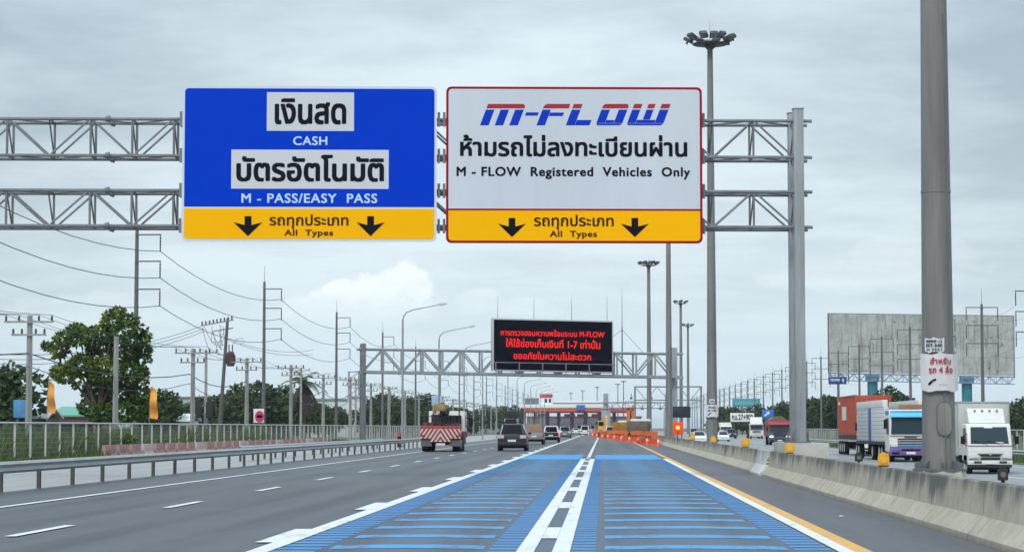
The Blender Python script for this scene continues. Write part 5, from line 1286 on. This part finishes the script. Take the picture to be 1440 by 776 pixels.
for s_ in (-1,1):
    mb = MB(); mb.bx(s_*.95-.36,s_*.95+.36,.10,.18,.36,.86); mb.build('mudflap', mud, t)
    mb = MB(); mb.bx(s_*1.15-.14,s_*1.15+.14,-.06,.0,1.0,1.12); mb.build('tail_lamp', lamp_red, t)
    for yy in (.9,2.2,6.9): wheel(t, s_*1.02, yy, .50, .52 if yy < 6 else .3, side=s_)
    mb = MB(); mb.bx(s_*1.28-.06,s_*1.28+.06,2.9,6.0,.5,1.3); mb.build('side_skirt', tdk, t, bevel=.02)
    mb = MB(); mb.bx(s_*1.15-.18,s_*1.15+.18,3.2,3.55,.1,1.3); mb.build('outrigger', tdk, t, bevel=.02)
mb = MB(); mb.bx(-.30,.30,.06,.10,.42,.58); mb.build('number_plate', plate_m, t)
mb = MB(); mb.bx(-.45,.45,.2,8.5,.45,.90); mb.build('chassis', black, t)
mb = MB(); mb.prism([(6.1,.9),(8.6,.9),(8.75,1.7),(8.4,2.72),(6.1,2.75)], -1.25, 1.25, 'X'); cab = mb.build('cab', white_p, t, bevel=.06)
mb = MB(); mb.bx(-1.02,1.02,6.06,6.10,1.55,2.45); mb.build('rear_window', glass, cab)
for s_ in (-1,1): mb = MB(); mb.bx(s_*1.26-.02,s_*1.26+.02,6.9,8.2,1.65,2.45); mb.build('side_window', glass, cab); mb = MB(); mb.box((s_*1.55,8.5,2.0),(.25,.12,.6)); mb.tube((s_*1.2,8.5,2.3),(s_*1.5,8.5,2.3),.03); mb.build('mirror', black, cab)
mb = MB(); mb.bx(-.55,.45,3.6,4.6,1.35,2.1); mb.lathe([(.36,2.1),(.32,2.9)], (-.05,4.1,0), 14); mb.bx(-.9,-.3,3.7,4.5,1.4,2.5); mb.bx(.5,1.1,3.6,4.6,1.38,1.95); mb.build('crane_base', dk_metal, t, bevel=.03)
mb = MB(); mb.beam((-.05,4.6,2.6),(.05,.4,3.05),.36,.42); mb.beam((-.05,4.2,2.2),(.1,4.9,3.0),.35,.5); mb.build('crane_arm', mat('crane_brown', (.11,.075,.06), .6, 0, .3, 3), t, bevel=.03)
mb = MB(); mb.beam((-.30,.30,3.02),(-.22,5.2,3.2),.30,.36); mb.bx(-.42,.30,.2,.7,2.72,3.16); mb.bx(-.52,-.30,.3,.6,2.5,2.9); boom = mb.build('crane_boom', mat('crane_yellow', (.33,.22,.09), .6, 0, .45, 3), t, bevel=.04)
mb = MB()
for s_ in (-.9,.9): mb.beam((s_,.7,1.7),(s_,.7,2.35),.06); mb.beam((s_,5.6,1.4),(s_,5.6,2.75),.08)
mb.beam((-.9,.7,2.35),(.9,.7,2.35),.05); mb.tube((-.2,.35,2.85),(-.15,.35,1.75),.03); mb.lathe([(.02,1.5),(.10,1.58),(.10,1.74),(.02,1.8)], (-.15,.35,0), 10)
for k in range(6): mb.path([(-.5+.2*k,2.6,2.0),(-.4+.2*k,2.2,2.3),(-.3+.2*k,1.5,1.75)], .025, 5)
mb.build('hoist_cable_rack', dk_metal, t)
mb = MB(); mb.bx(-1.25,-.55,.9,2.6,1.36,1.95); mb.bx(.2,1.2,1.2,2.8,1.36,1.85); mb.build('deck_lockers', tdk, t, bevel=.03)

# white box truck, front view
D = 99.5; ZO = -.40; R180 = math.pi
t = root('box_truck', 'white box truck with roof deflector facing the camera on the oncoming lanes', 'truck', (gx(1392,D),D,ZO), R180)
# local frame: front of the truck at +y
tw = mat('truck_white', (.66,.66,.63), .4, 0, .06, 1.2); boxw = mat('cargo_box_white', (.50,.51,.49), .5, 0, .10, .8); chrome = mat('dull_chrome', (.5,.51,.52), .3, .6)
mb = MB(); mb.prism([(-1.65,.55),(-.05,.50),(.02,.95),(-.03,1.22),(-.42,2.12),(-.55,2.18),(-1.65,2.18)], -.96, .96, 'X'); mb.build('cab', tw, t, bevel=.07, seg=3)
def slant(mb, y0, z0, y1, z1, x0, x1, off, mi=0): # panel lying on a slanted front
    n = Vector((0, z1-z0, -(y1-y0))).normalized()
    if n.y < 0: n = -n
    P = [Vector((x0,y0,z0)),Vector((x1,y0,z0)),Vector((x1*.95,y1,z1)),Vector((x0*.95,y1,z1))]; mb.add([p+n*off for p in P]+[p-n*.03 for p in P], [(0,1,2,3),(0,1,5,4),(1,2,6,5),(2,3,7,6),(3,0,4,7)])
mb = MB(); slant(mb, -.07,1.30,-.37,2.02,-.82,.82,.012); mb.build('windscreen', glass_b, t)
mb = MB(); slant(mb, -.352,1.975,-.375,2.03,-.16,.20,.02); mb.build('sun_strip', plate_m, t); mb = MB(); slant(mb, -.085,1.33,-.10,1.37,-.60,-.25,.02); mb.build('dash_card', plate_m, t)
mb = MB(); mb.box((.42,-.215,1.62),(.30,.02,.26)); mb.lathe([(.11,-.235),(.11,-.205)], (.42,0,1.84), 10, 'Y'); mb.build('driver_shape', mat('cab_interior', (.10,.09,.085), .9), t) if False else None
mb = MB(); mb.tube((-.55,.0,1.30),(.1,-.05,1.42),.012,n=5); mb.tube((.1,0,1.30),(.7,-.05,1.42),.012,n=5); mb.build('wiper', black, t)
for s_ in (-1,1):
    mb = MB(); mb.add([(s_*.975,-.25,1.32),(s_*.975,-1.25,1.32),(s_*.965,-1.25,1.98),(s_*.965,-.52,1.98)], [(0,1,2,3)]); mb.build('side_window', glass, t)
    mb = MB(); mb.prism([(s_*.50,.70),(s_*.90,.66),(s_*.93,.80),(s_*.78,.94),(s_*.52,.82)], -.04, .035, 'Y'); mb.build('headlamp', lamp_clear, t, bevel=.02)
    mb = MB(); mb.box((s_*1.16,-.08,1.46),(.17,.09,.34)); mb.tube((s_*.95,-.25,1.75),(s_*1.16,-.1,1.62),.02,n=5); mb.tube((s_*.95,-.2,1.2),(s_*1.16,-.1,1.32),.02,n=5); mb.build('mirror', black, t, bevel=.03)
    mb = MB(); mb.bx(s_*.72-.1,s_*.72+.1,.055,.075,.48,.54); mb.build('fog_lamp', lamp_clear, t)
    for yy, w_ in ((-.75,.22),(-3.9,.42)): wheel(t, s_*.80, yy, .385, w_, side=s_)
    mb = MB(); mb.bx(s_*.82-.14,s_*.82+.14,-1.28,-.25,.40,.84); mb.build('wheel_arch', dk_metal, t, bevel=.04)
mb = MB(); mb.prism([(-.5,.86),(.5,.86),(.38,.76),(-.38,.76)], -.01, .05, 'Y'); mb.bx(-.42,.42,.02,.045,.62,.70); mb.build('grille', dk_metal, t)
mb = MB(); mb.prism([(-.55,.90),(.55,.90),(.50,.865),(-.50,.865)], .0, .06, 'Y'); mb.lathe([(.06,.03),(.06,.07)], (0,0,.865), 12, 'Y'); mb.build('chrome_trim', chrome, t)
mb = MB(); mb.bx(-.96,.96,-.25,.06,.40,.60); mb.build('bumper', tw, t, bevel=.05); mb = MB(); mb.bx(-.92,.92,-.2,.02,.28,.40); mb.build('lower_bumper', dk_metal, t)
mb = MB(); mb.bx(-.93,.93,.0,.035,.60,.625); mb.bx(-.70,-.38,.055,.075,.46,.56); mb.bx(.38,.70,.055,.075,.46,.56); mb.bx(-.955,.955,-.01,.022,1.215,1.235); mb.build('seam', mat('seam_dark', (.05,.05,.05), .8), t)
mb = MB(); mb.bx(-.22,.22,.06,.085,.44,.56); mb.build('number_plate', plate_m, t)
mb = MB(); mb.bx(-.80,.80,-1.2,-.05,.18,.40); mb.bx(-.35,.35,-5.8,-1.2,.38,.62); mb.build('chassis', black, t)
mb = MB(); mb.prism([(-.62,2.19),(-1.55,2.19),(-1.62,2.86),(-1.15,2.82),(-.72,2.3)], -.80, .80, 'X'); fair = mb.build('roof_deflector', tw, t, bevel=.10, seg=3)
m_ = MB()
for k in (-.48,-.16,.16,.48): m_.lathe([(.045,-.03),(.045,.03)], (k,-1.02,2.74), 10, 'Y')
m_.build('marker_lamps', grey_pl, fair)
mb = MB(); mb.bx(-1.12,1.12,-6.1,-1.75,.80,3.12); bxo = mb.build('cargo_box', boxw, t, bevel=.03); e = MB()
for s_ in (-1.125,1.125): e.beam((s_,-1.745,.8),(s_,-1.745,3.12),.06); e.beam((s_,-6.1,3.12),(s_,-1.745,3.12),.06); e.beam((s_,-6.1,.80),(s_,-1.745,.80),.08)
e.beam((-1.125,-1.745,3.12),(1.125,-1.745,3.12),.06); e.build('box_edging', chrome, bxo)
mb = MB(); mb.bx(.55,1.0,-3.2,-2.2,.45,.78); mb.bx(-1.0,-.55,-3.0,-2.2,.45,.78); mb.build('fuel_tank', dk_metal, t, bevel=.05)
# heavy cabs facing the camera
def heavy(name, label, loc, up, low, visor, bump, L=6, ht=3.0, wd=2.45, lit=False, red=False, deflect=None, axles=2):
    t = root(name, label, 'truck', loc, R180); h = ht; w_ = wd/2
    mb = MB(); mb.prism([(-2.1,1.15),(0,1.15),(.04,1.5),(-.12,h-.08),(-.3,h),(-2.1,h)], -w_, w_, 'X'); mb.build('cab_upper', up, t, bevel=.07)
    mb = MB(); mb.prism([(-2.1,.60),(.06,.60),(.09,1.0),(.055,1.52),(0,1.54),(-2.1,1.16)], -w_-.005, w_+.005, 'X'); mb.build('cab_lower', low, t, bevel=.05)
    mb = MB(); slant(mb, .045,1.62,-.09,h-.42,-w_*.92,w_*.92,.02); mb.build('windscreen', glass_b, t)
    mb = MB(); mb.prism([(-.02,h-.36),(.20,h-.46),(.22,h-.40),(-.0,h-.16)], -w_*.96, w_*.96, 'X'); mb.build('sun_visor', visor, t, bevel=.015)
    mb = MB()
    for k in range(3): mb.bx(-w_*.62,w_*.62,.07,.105,1.02+.14*k,1.10+.14*k)
    mb.build('grille', dk_metal, t)
    mb = MB(); mb.bx(-w_,w_,-.3,.16,.38,.85); mb.build('bumper', bump, t, bevel=.05)
    mb = MB(); mb.bx(-w_*.98,w_*.98,.085,.105,1.50,1.53); mb.bx(-w_*.3,w_*.3,.085,.115,1.44,1.49); mb.tube((-.5,.03,1.60),(.1,-.01,1.78),.012,n=5); mb.tube((.2,.03,1.60),(.8,-.01,1.78),.012,n=5); mb.build('wiper_and_seam', dk_metal, t)
    mb = MB(); mb.bx(-w_*.45,w_*.45,.162,.18,.66,.76); mb.bx(-w_*.9,-w_*.55,.162,.18,.46,.58); mb.bx(w_*.55,w_*.9,.162,.18,.46,.58); mb.build('bumper_opening', black, t)
    mb = MB(); mb.bx(-.26,.26,.165,.19,.46,.60); mb.build('number_plate', plate_m, t)
    for s_ in (-1,1):
        mb = MB(); mb.bx(s_*w_*.78-.2,s_*w_*.78+.2,.06,.175,.88,1.08); mb.build('headlamp', head_on if lit else lamp_clear, t, bevel=.03)
        mb = MB(); mb.add([(s_*(w_+.012),-.25,1.62),(s_*(w_+.012),-1.3,1.62),(s_*(w_+.012),-1.3,h-.5),(s_*(w_+.012),-.35,h-.5)], [(0,1,2,3)]); mb.build('side_window', glass, t)
        mb = MB(); mb.box((s_*(w_+.22),-.05,h-.85),(.2,.12,.55)); mb.tube((s_*w_,-.2,h-.5),(s_*(w_+.22),-.05,h-.55),.025,n=5); mb.build('mirror', black, t, bevel=.03)
        for yy in [-1.1]+[-L+1.0-1.3*k for k in range(axles-1)]: wheel(t, s_*(w_-.22), yy, .50, .34, side=s_)
        mb = MB(); mb.bx(s_*(w_-.25)-.2,s_*(w_-.25)+.2,-1.75,-.45,.6,1.16); mb.build('wheel_arch', dk_metal, t, bevel=.04)
    mb = MB(); mb.bx(-.45,.45,-L,-.2,.45,.95); mb.bx(-w_+.4,w_-.4,-1.7,-.1,.25,.45); mb.build('chassis', black, t)
    if deflect: mb = MB(); mb.prism([(-.25,h+.005),(-2.0,h+.005),(-2.0,h+deflect),(-1.5,h+deflect)], -w_*.9, w_*.9, 'X'); mb.build('roof_deflector', up, t, bevel=.08)
    return t
tblue_p = mat('truck_blue', (.02,.20,.42), .35); tpurp = mat('truck_purple', (.05,.04,.20), .4, 0, .7, 5, dark=(.22,.12,.26)); sky_v = mat('visor_sky_blue', (.10,.48,.78), .4)
D = 134; t = heavy('trailer_truck', 'blue and white truck with purple bumper and a trailer walled by grey louvred boards', (gx(1279,D)+.05,D,ZO), tw, tw, sky_v, tpurp, 17.5, 3.05, axles=3)
mb = MB(); letters(mb, 'โชคดี', -.35, .45, 2.0, 2.25, 0, .03); 
for i, v in enumerate(mb.v): mb.v[i] = (-v[0], .06-(v[2]-1.62)*.13+.0, v[2])
mb.build('lettering', mat('sticker_pink', (.6,.16,.2), .6), t)
mb = MB(); mb.bx(-1.235,1.235,-1.9,-.24,2.74,3.0); mb.prism([(-.24,3.0),(-.24,2.72),(-.035,2.70),(-.09,2.96),(-.2,3.0)], -1.15, 1.15, 'X'); mb.build('blue_roof_band', tblue_p, t, bevel=.02)
mb = MB(); mb.bx(-1.2,1.2,.093,.11,.87,.99); mb.build('blue_stripe', tblue_p, t)
mb = MB(); mb.bx(-.85,.55,-.9,-.7,3.08,3.36); sg2 = mb.build('roof_sign', mat('sign_amber_brown', (.28,.14,.06), .5, 0, .3, 5), t, bevel=.03)
mb = MB(); mb.bx(-1.2,1.2,-.69,-.60,.7,.78) if False else mb.tube((1.0,-.1,1.05),(1.2,.02,1.05),.06); mb.build('indicator_lamp', mat('indicator_orange', (.75,.22,.03), .4), t)
louv, g = newmat('louvre_panel', .5); p = g.objco(); x, y, z = g.xyz(p); f = g.m('FRACT', g.m('MULTIPLY', z, 4.2)); g.lk(g.mix(g.m('LESS_THAN', f, .16), (.44,.46,.48), (.19,.20,.21)), g.b.inputs['Base Color'])
louw, g = newmat('louvre_panel_pale', .5); p = g.objco(); x, y, z = g.xyz(p); f = g.m('FRACT', g.m('MULTIPLY', z, 4.2)); g.lk(g.mix(g.m('LESS_THAN', f, .13), (.58,.59,.58), (.30,.30,.30)), g.b.inputs['Base Color'])
mb = MB(); mb.bx(-1.23,1.23,-17.4,-2.4,.98,1.15); mb.build('trailer_deck', dk_metal, t)
mb = MB(); [mb.bx(s_*1.06-.14,s_*1.06+.14,-9.3,-2.6,1.16,3.22) for s_ in (-1,1)]; mb.build('pale_side_board', louw, t, bevel=.02)
mb = MB(); [mb.bx(s_*1.065-.15,s_*1.065+.15,-10.7,-9.31,1.16,3.22) for s_ in (-1,1)]; mb.build('blue_side_board', mat('panel_royal_blue', (.02,.04,.30), .45), t, bevel=.03)
mb = MB(); [mb.bx(s_*1.06-.14,s_*1.06+.14,-17.2,-10.71,1.16,3.22) for s_ in (-1,1)]; mb.bx(-.915,.915,-17.2,-17.0,1.16,3.1); mb.build('grey_side_board', louv, t, bevel=.02)
mb = MB(); [mb.bx(s_*1.06-.155,s_*1.06+.155,-17.2,-3.2,3.225,3.66) for s_ in (-1,1)]; mb.build('white_top_board', tw, t, bevel=.04)
mb = MB(); mb.bx(-.9,.9,-16.9,-2.7,1.151,1.9); mb.build('cargo', mat('tarp_grey', (.16,.17,.17), .8, 0, .2, 1), t, bevel=.08)
for s_ in (-1,1):
    for yy in (-4.2,-5.5,-9.0): wheel(t, s_*1.0, yy, .50, .34, side=s_)
# container truck behind it
D = 163; red_c = mat('container_red', (.40,.065,.025), .6, 0, .2, 1.2); gcx = at(1203,600,D).x
t = heavy('container_truck', 'truck carrying a tall orange-red shipping container, mostly hidden by the blue truck', (gcx+1.25,D-2.6,ZO), tw, tw, tw, tw, 14.5, 2.9, axles=3)
mb = MB(); mb.bx(-1.22,1.22,-14.6,-2.5,1.45,4.30); cont = mb.build('container', red_c, t, bevel=.03)
cor = MB(); 
for k in range(40):
    y = -14.4+.295*k
    for s_ in (-1,1): cor.bx(s_*1.235-.02,s_*1.235+.02,y,y+.14,1.6,4.15)
for k in range(8): cor.bx(-1.1+.28*k,-1.0+.28*k,-2.5,-2.46,1.6,4.15)
for s_ in (-1,1): cor.beam((s_*1.22,-14.6,4.28),(s_*1.22,-2.5,4.28),.1); cor.beam((s_*1.22,-2.48,1.45),(s_*1.22,-2.48,4.3),.12)
cor.build('corrugation', red_c, cont)
mb = MB(); mb.bx(1.256,1.262,-11.6,-8.6,2.55,3.55); mb.build('white_mark', mat('mark_white', (.70,.62,.58), .6, 0, .25, 6), cont)
mb = MB(); mb.bx(1.256,1.262,-14.2,-12.9,3.7,3.95); mb.build('white_mark', MATS['mark_white'], cont)
for s_ in (-1,1):
    for yy in (-11.0,-12.3): wheel(t, s_*1.0, yy, .5, .34, side=s_)
mb = MB(); mb.bx(-1.2,1.2,-14.6,-2.4,1.15,1.44); mb.build('trailer_frame', dk_metal, t)
# smaller oncoming traffic
D = 264; t = heavy('tipper_truck', 'dark red tipper truck with lit headlamps facing the camera by the gantry column', (gx(1096.5,D),D,ZO), mat('truck_dark_crimson', (.24,.02,.035), .4), mat('truck_slate_blue', (.07,.09,.16), .4), mat('visor_red', (.35,.03,.04), .4), mat('bumper_slate', (.06,.07,.11), .5), 7.5, 2.75, lit=True)
mb = MB(); mb.bx(-1.2,1.2,-7.2,-2.2,1.0,2.9); mb.build('tipper_body', mat('tipper_crimson', (.22,.03,.03), .55, 0, .2), t, bevel=.04); mb = MB(); mb.prism([(-1.0,2.9),(1.0,2.9),(.5,3.25),(-.4,3.35)], -6.8, -2.5, 'Y'); mb.build('cargo', mat('load_olive', (.17,.16,.08), .9, 0, .3, 3), t)
D = 415; heavy('semi_truck', 'white semi truck with a high roof deflector facing the camera far off', (gx(1064,D),D,ZO), tw, tw, mat('visor_dark', (.03,.035,.05), .4), tw, 10, 2.75, deflect=1.15, axles=3)
D = 292; car('car', 'white saloon car on the oncoming lanes just beyond the tall mast', 'car', (gx(983,D),D,ZO), 'sedan', cwhite, R180, scale=1.05)
D = 335; car('car', 'small white hatchback on the oncoming lanes on the nearer side of the black pickup', 'car', (gx(1016.5,D),D,ZO), 'sedan', cwhite, R180, heads=False)
D = 425; pickup('pickup_truck', 'black pickup facing the camera beyond the small white hatchback', (gx(1028,D),D,ZO), cblack, rz=R180)
D = 480; t = heavy('box_truck', 'distant white lorry behind the black pickup, only its pale top showing', (gx(1021,D),D,ZO), tw, tw, tw, tw, 7, 2.6); mb = MB(); mb.bx(-1.2,1.2,-7,-2.2,1.0,3.1); mb.build('cargo_box', tw, t, bevel=.04)
D = 520; car('car', 'tiny silver car far up the oncoming lanes near the tall mast', 'car', (gx(975,D),D,ZO), 'van', silver, R180)

# litter on the shoulder
for i, (px, py, s_, lab) in enumerate(((1181,725,.055,'small crumpled white paper lying on the shoulder beside the barrier'),)):
    D = 5120/(py-601); rr = random.Random(i); mb = MB(); n = 9; vs = [(0,0,s_*.5)]+[(math.cos(6.28*k/n)*s_*rr.uniform(.6,1.3), math.sin(6.28*k/n)*s_*2*rr.uniform(.6,1.3), s_*rr.uniform(.05,.35)) for k in range(n)]+[(0,0,.003)]
    mb.add(vs, [(0,1+k,1+(k+1)%n) for k in range(n)]+[(n+1,1+(k+1)%n,1+k) for k in range(n)]); tag(mb.build('crumpled_paper', mat('litter_white', (.6,.6,.58), .8), None, loc=(gx(px,D),D,.006)), lab, 'litter')
# ------------------------------------------------------------------ road works
mb0 = MB(); nrm = []
P0 = Vector((4.85,204,0)); P1 = Vector((-1.9,418,0))
t = root('safety_fence', 'orange plastic mesh barrier closing the lane at the road works', 'barrier', (0,0,0))
po = MB(); po.lathe([(.035,0),(.035,1.3)], n=8); po.lathe([(.20,0),(.20,.06),(.06,.10)], n=10); pst = None; n = 44; pts = []
for k in range(n+1):
    f = (k/n)**1.15; c = P0.lerp(P1, f)+Vector((.35*math.sin(k*.5)*0,0,0)); 
    if k > n-5: c.x -= .0
    pts.append(c)
    if pst is None: pst = po.build('post', orange2, t); pst.location = c
    else: cpart(pst, t, c)
def band(z0, z1, m, nm, wav=.03):
    mb = MB(); vs = []; rr = random.Random(int(z0*100))
    for k, c in enumerate(pts):
        d = rr.uniform(-wav,wav); vs += [(c.x,c.y-.05,z0+d),(c.x,c.y-.05,z1+d),(c.x,c.y-.035,z1+d),(c.x,c.y-.035,z0+d)]
    fs = [(4*k+a,4*k+(a+1)%4,4*k+4+(a+1)%4,4*k+4+a) for k in range(n) for a in range(4)]; mb.add(vs, fs); mb.build(nm, m, t)
band(.04,.62, orange, 'lower_mesh'); band(.80,1.24, mat('faded_orange', (.88,.22,.06), .7, 0, .2, 1, spec=.1), 'upper_mesh')
cone_o = mat('cone_orange', (.85,.10,.03), .5); cone_w = mat('cone_white', (.75,.72,.70), .5); c0 = None
for k in range(11):
    f = (k/10)**1.2; c = Vector((4.55,198,0)).lerp(Vector((-2.6,412,0)), f); 
    if k == 0: c = Vector((4.75,196.5,0))
    lab = 'orange traffic cone with a white band before the mesh barrier, %s of the line' % ORD[k]
    if c0 is None:
        c0 = root('traffic_cone', lab, 'traffic cone', c, 0, 'traffic cones along the road works')
        mb = MB(); mb.lathe([(.17,.03),(.03,.75),(.02,.76)], n=14); mb.build('cone_body', cone_o, c0, smooth=True, ang=50); mb = MB(); mb.bx(-.2,.2,-.2,.2,0,.035); mb.build('cone_base', cone_o, c0, bevel=.01); mb = MB(); mb.lathe([(.121,.36),(.076,.58)], n=14); mb.build('cone_band', cone_w, c0, smooth=True)
    else: dup(c0, c, k*.5, lab)
yel = mat('machine_yellow', (.66,.40,.02), .5, 0, .15, 2); mustard = mat('dumper_mustard', (.42,.22,.03), .6, 0, .25, 1.5)
D = 378; x = gx(847,D)
t = root('excavator', 'yellow excavator with folded arm behind the orange barrier', 'excavator', (x+.4,D,0))
for s_ in (-1,1): mb = MB(); mb.prism([(-1.6,.1),(-1.3,0),(1.3,0),(1.6,.1),(1.75,.4),(1.4,.7),(-1.4,.7),(-1.75,.4)], s_*.95-.22, s_*.95+.22, 'X'); mb.build('track', tyre_m, t, bevel=.03)
mb = MB(); mb.bx(-1.1,1.1,-1.5,1.6,.85,1.75); mb.bx(-.6,.6,-.6,.6,.6,.86); mb.build('body', yel, t, bevel=.08); mb = MB(); mb.bx(-1.1,-.1,-1.3,.2,1.76,2.75); mb.build('cab', yel, t, bevel=.06); mb = MB(); mb.bx(-1.0,-.2,-1.33,-1.31,1.9,2.6); mb.bx(-1.13,-1.11,-1.1,.05,1.9,2.6); mb.build('window', glass, t)
mb = MB(); mb.prism([(-1.4,1.3),(-3.0,3.2),(-2.8,3.6),(-2.4,3.5),(-1.0,1.6)], .1, .5, 'X'); mb.prism([(-2.9,3.5),(-3.3,1.2),(-3.0,1.1),(-2.5,3.3)], .12, .48, 'X'); mb.build('arm', yel, t, bevel=.04); mb = MB(); mb.prism([(-3.4,1.3),(-3.7,.5),(-3.2,.3),(-2.7,.6),(-2.9,1.2)], -.15, .75, 'X'); mb.build('bucket', dk_metal, t, bevel=.03)
def workcar(D, px, lab): return pickup('pickup_truck', lab, (gx(px,D),D,0), cwhite, tailp=mat('tail_violet', (.09,.06,.10), .5))
workcar(348, 859, 'white-roofed pickup parked at the road works beside the yellow excavator')
def dumper(D, px, lab, m, L=6.0, rz=R(62)):
    t = root('dump_truck', lab, 'truck', (gx(px,D),D,0), rz)
    mb = MB(); mb.prism([(-3.0,1.15),(1.2,1.15),(1.45,2.35),(-3.3,2.35)], -1.15, 1.15, 'X'); mb.build('tipper_body', m, t, bevel=.05); mb = MB()
    for k in range(6):
        for s_ in (-1,1): mb.bx(s_*1.18-.05,s_*1.18+.05,-2.9+.75*k,-2.78+.75*k,1.2,2.33)
    mb.build('body_rib', m, t)
    mb = MB(); mb.prism([(1.7,.7),(3.4,.7),(3.45,1.5),(3.2,2.55),(1.7,2.6)], -1.15, 1.15, 'X'); mb.build('cab', white_p, t, bevel=.06); mb = MB(); 
    for s_ in (-1,1): mb.bx(s_*1.155-.01,s_*1.155+.01,2.1,3.1,1.6,2.35)
    mb.build('side_window', glass, t); mb = MB(); mb.bx(-.4,.4,-2.9,3.2,.6,1.1); mb.build('chassis', black, t)
    for s_ in (-1,1):
        for yy in (-2.1,-.9,2.5): wheel(t, s_*.95, yy, .5, .34, side=s_)
dumper(318, 878, 'mustard yellow dump truck parked behind the orange barrier', mustard, rz=R(-9))
dumper(262, 899, 'grey-brown loaded dump truck parked nearest the median at the road works', mat('dumper_grey_brown', (.17,.15,.11), .7, 0, .25, 2), rz=R(-5))
D = 310; t = root('boom_lift', 'tall orange boom tower standing among the road works vehicles', 'crane', (gx(887,D),D,0)); H = at(887,569,D).z
mb = MB(); mb.bx(-.85,.85,-1.2,1.2,.5,1.1); mb.build('chassis', orange2, t, bevel=.05)
for s_ in (-1,1):
    for yy in (-.8,.8): wheel(t, s_*.75, yy, .42, .3, side=s_)
mb = MB(); mb.bx(-.55,-.12,-.25,.25,1.1,H-.5); mb.bx(.12,.45,-.2,.2,1.1,H); mb.beam((-.3,0,2.0),(.35,0,3.2),.12); mb.beam((.35,0,3.0),(-.3,0,H-.7),.12); mb.build('boom', mat('boom_orange', (.62,.17,.04), .55, 0, .2, 2), t, bevel=.03)
mb = MB(); mb.bx(-.7,.7,-.5,.5,H-.5,H-.35); [mb.beam((a,b,H-.4),(a,b,H+.5),.05) for a in (-.68,.68) for b in (-.48,.48)]; mb.beam((-.68,-.48,H+.5),(.68,-.48,H+.5),.05); mb.beam((-.68,.48,H+.5),(.68,.48,H+.5),.05); mb.build('basket', steel_d, t)
# scaffold of the portal under construction over the works
D = 360; a = at(893,566,D); b = at(986,545,D)
t = root('frame_portal', 'thin grey steel portal frame above the road works, beyond the thick mast', 'portal', (a.x,D,-.2)); W = b.x-a.x; H = at(893,541,D).z
mb = MB(); mb.beam((0,0,0),(0,0,H),.28); mb.beam((W,0,0),(W,0,H),.28); mb.build('leg', steel, t); mb = MB(); mb.beam((0,0,H-.1),(W,0,H-.1),.22); mb.beam((0,0,H-2.2),(W,0,H-2.2),.18)
for i in range(6): mb.beam((W*i/6,0,H-(2.2 if i % 2 else .1)),(W*(i+1)/6,0,H-(.1 if i % 2 else 2.2)),.10)
mb.build('beam', steel, t)
# ------------------------------------------------------------------ humid air
hz = bpy.data.materials.new('haze_air'); hz.use_nodes = True; n_ = hz.node_tree; n_.nodes.remove(n_.nodes['Principled BSDF'])
pv = n_.nodes.new('ShaderNodeVolumePrincipled'); pv.inputs['Color'].default_value = (.86,.93,1,1); pv.inputs['Density'].default_value = .00011; pv.inputs['Anisotropy'].default_value = .2
n_.links.new(pv.outputs[0], n_.nodes['Material Output'].inputs['Volume'])
mb = MB(); mb.bx(-6100,6100,-400,9100,-1.5,27); tag(mb.build('haze', hz), kind='stuff')
for o in list(S.objects):
    if o.type == 'MESH' and o.parent is None and 'kind' not in o and 'category' not in o: print('UNTAGGED', o.name)
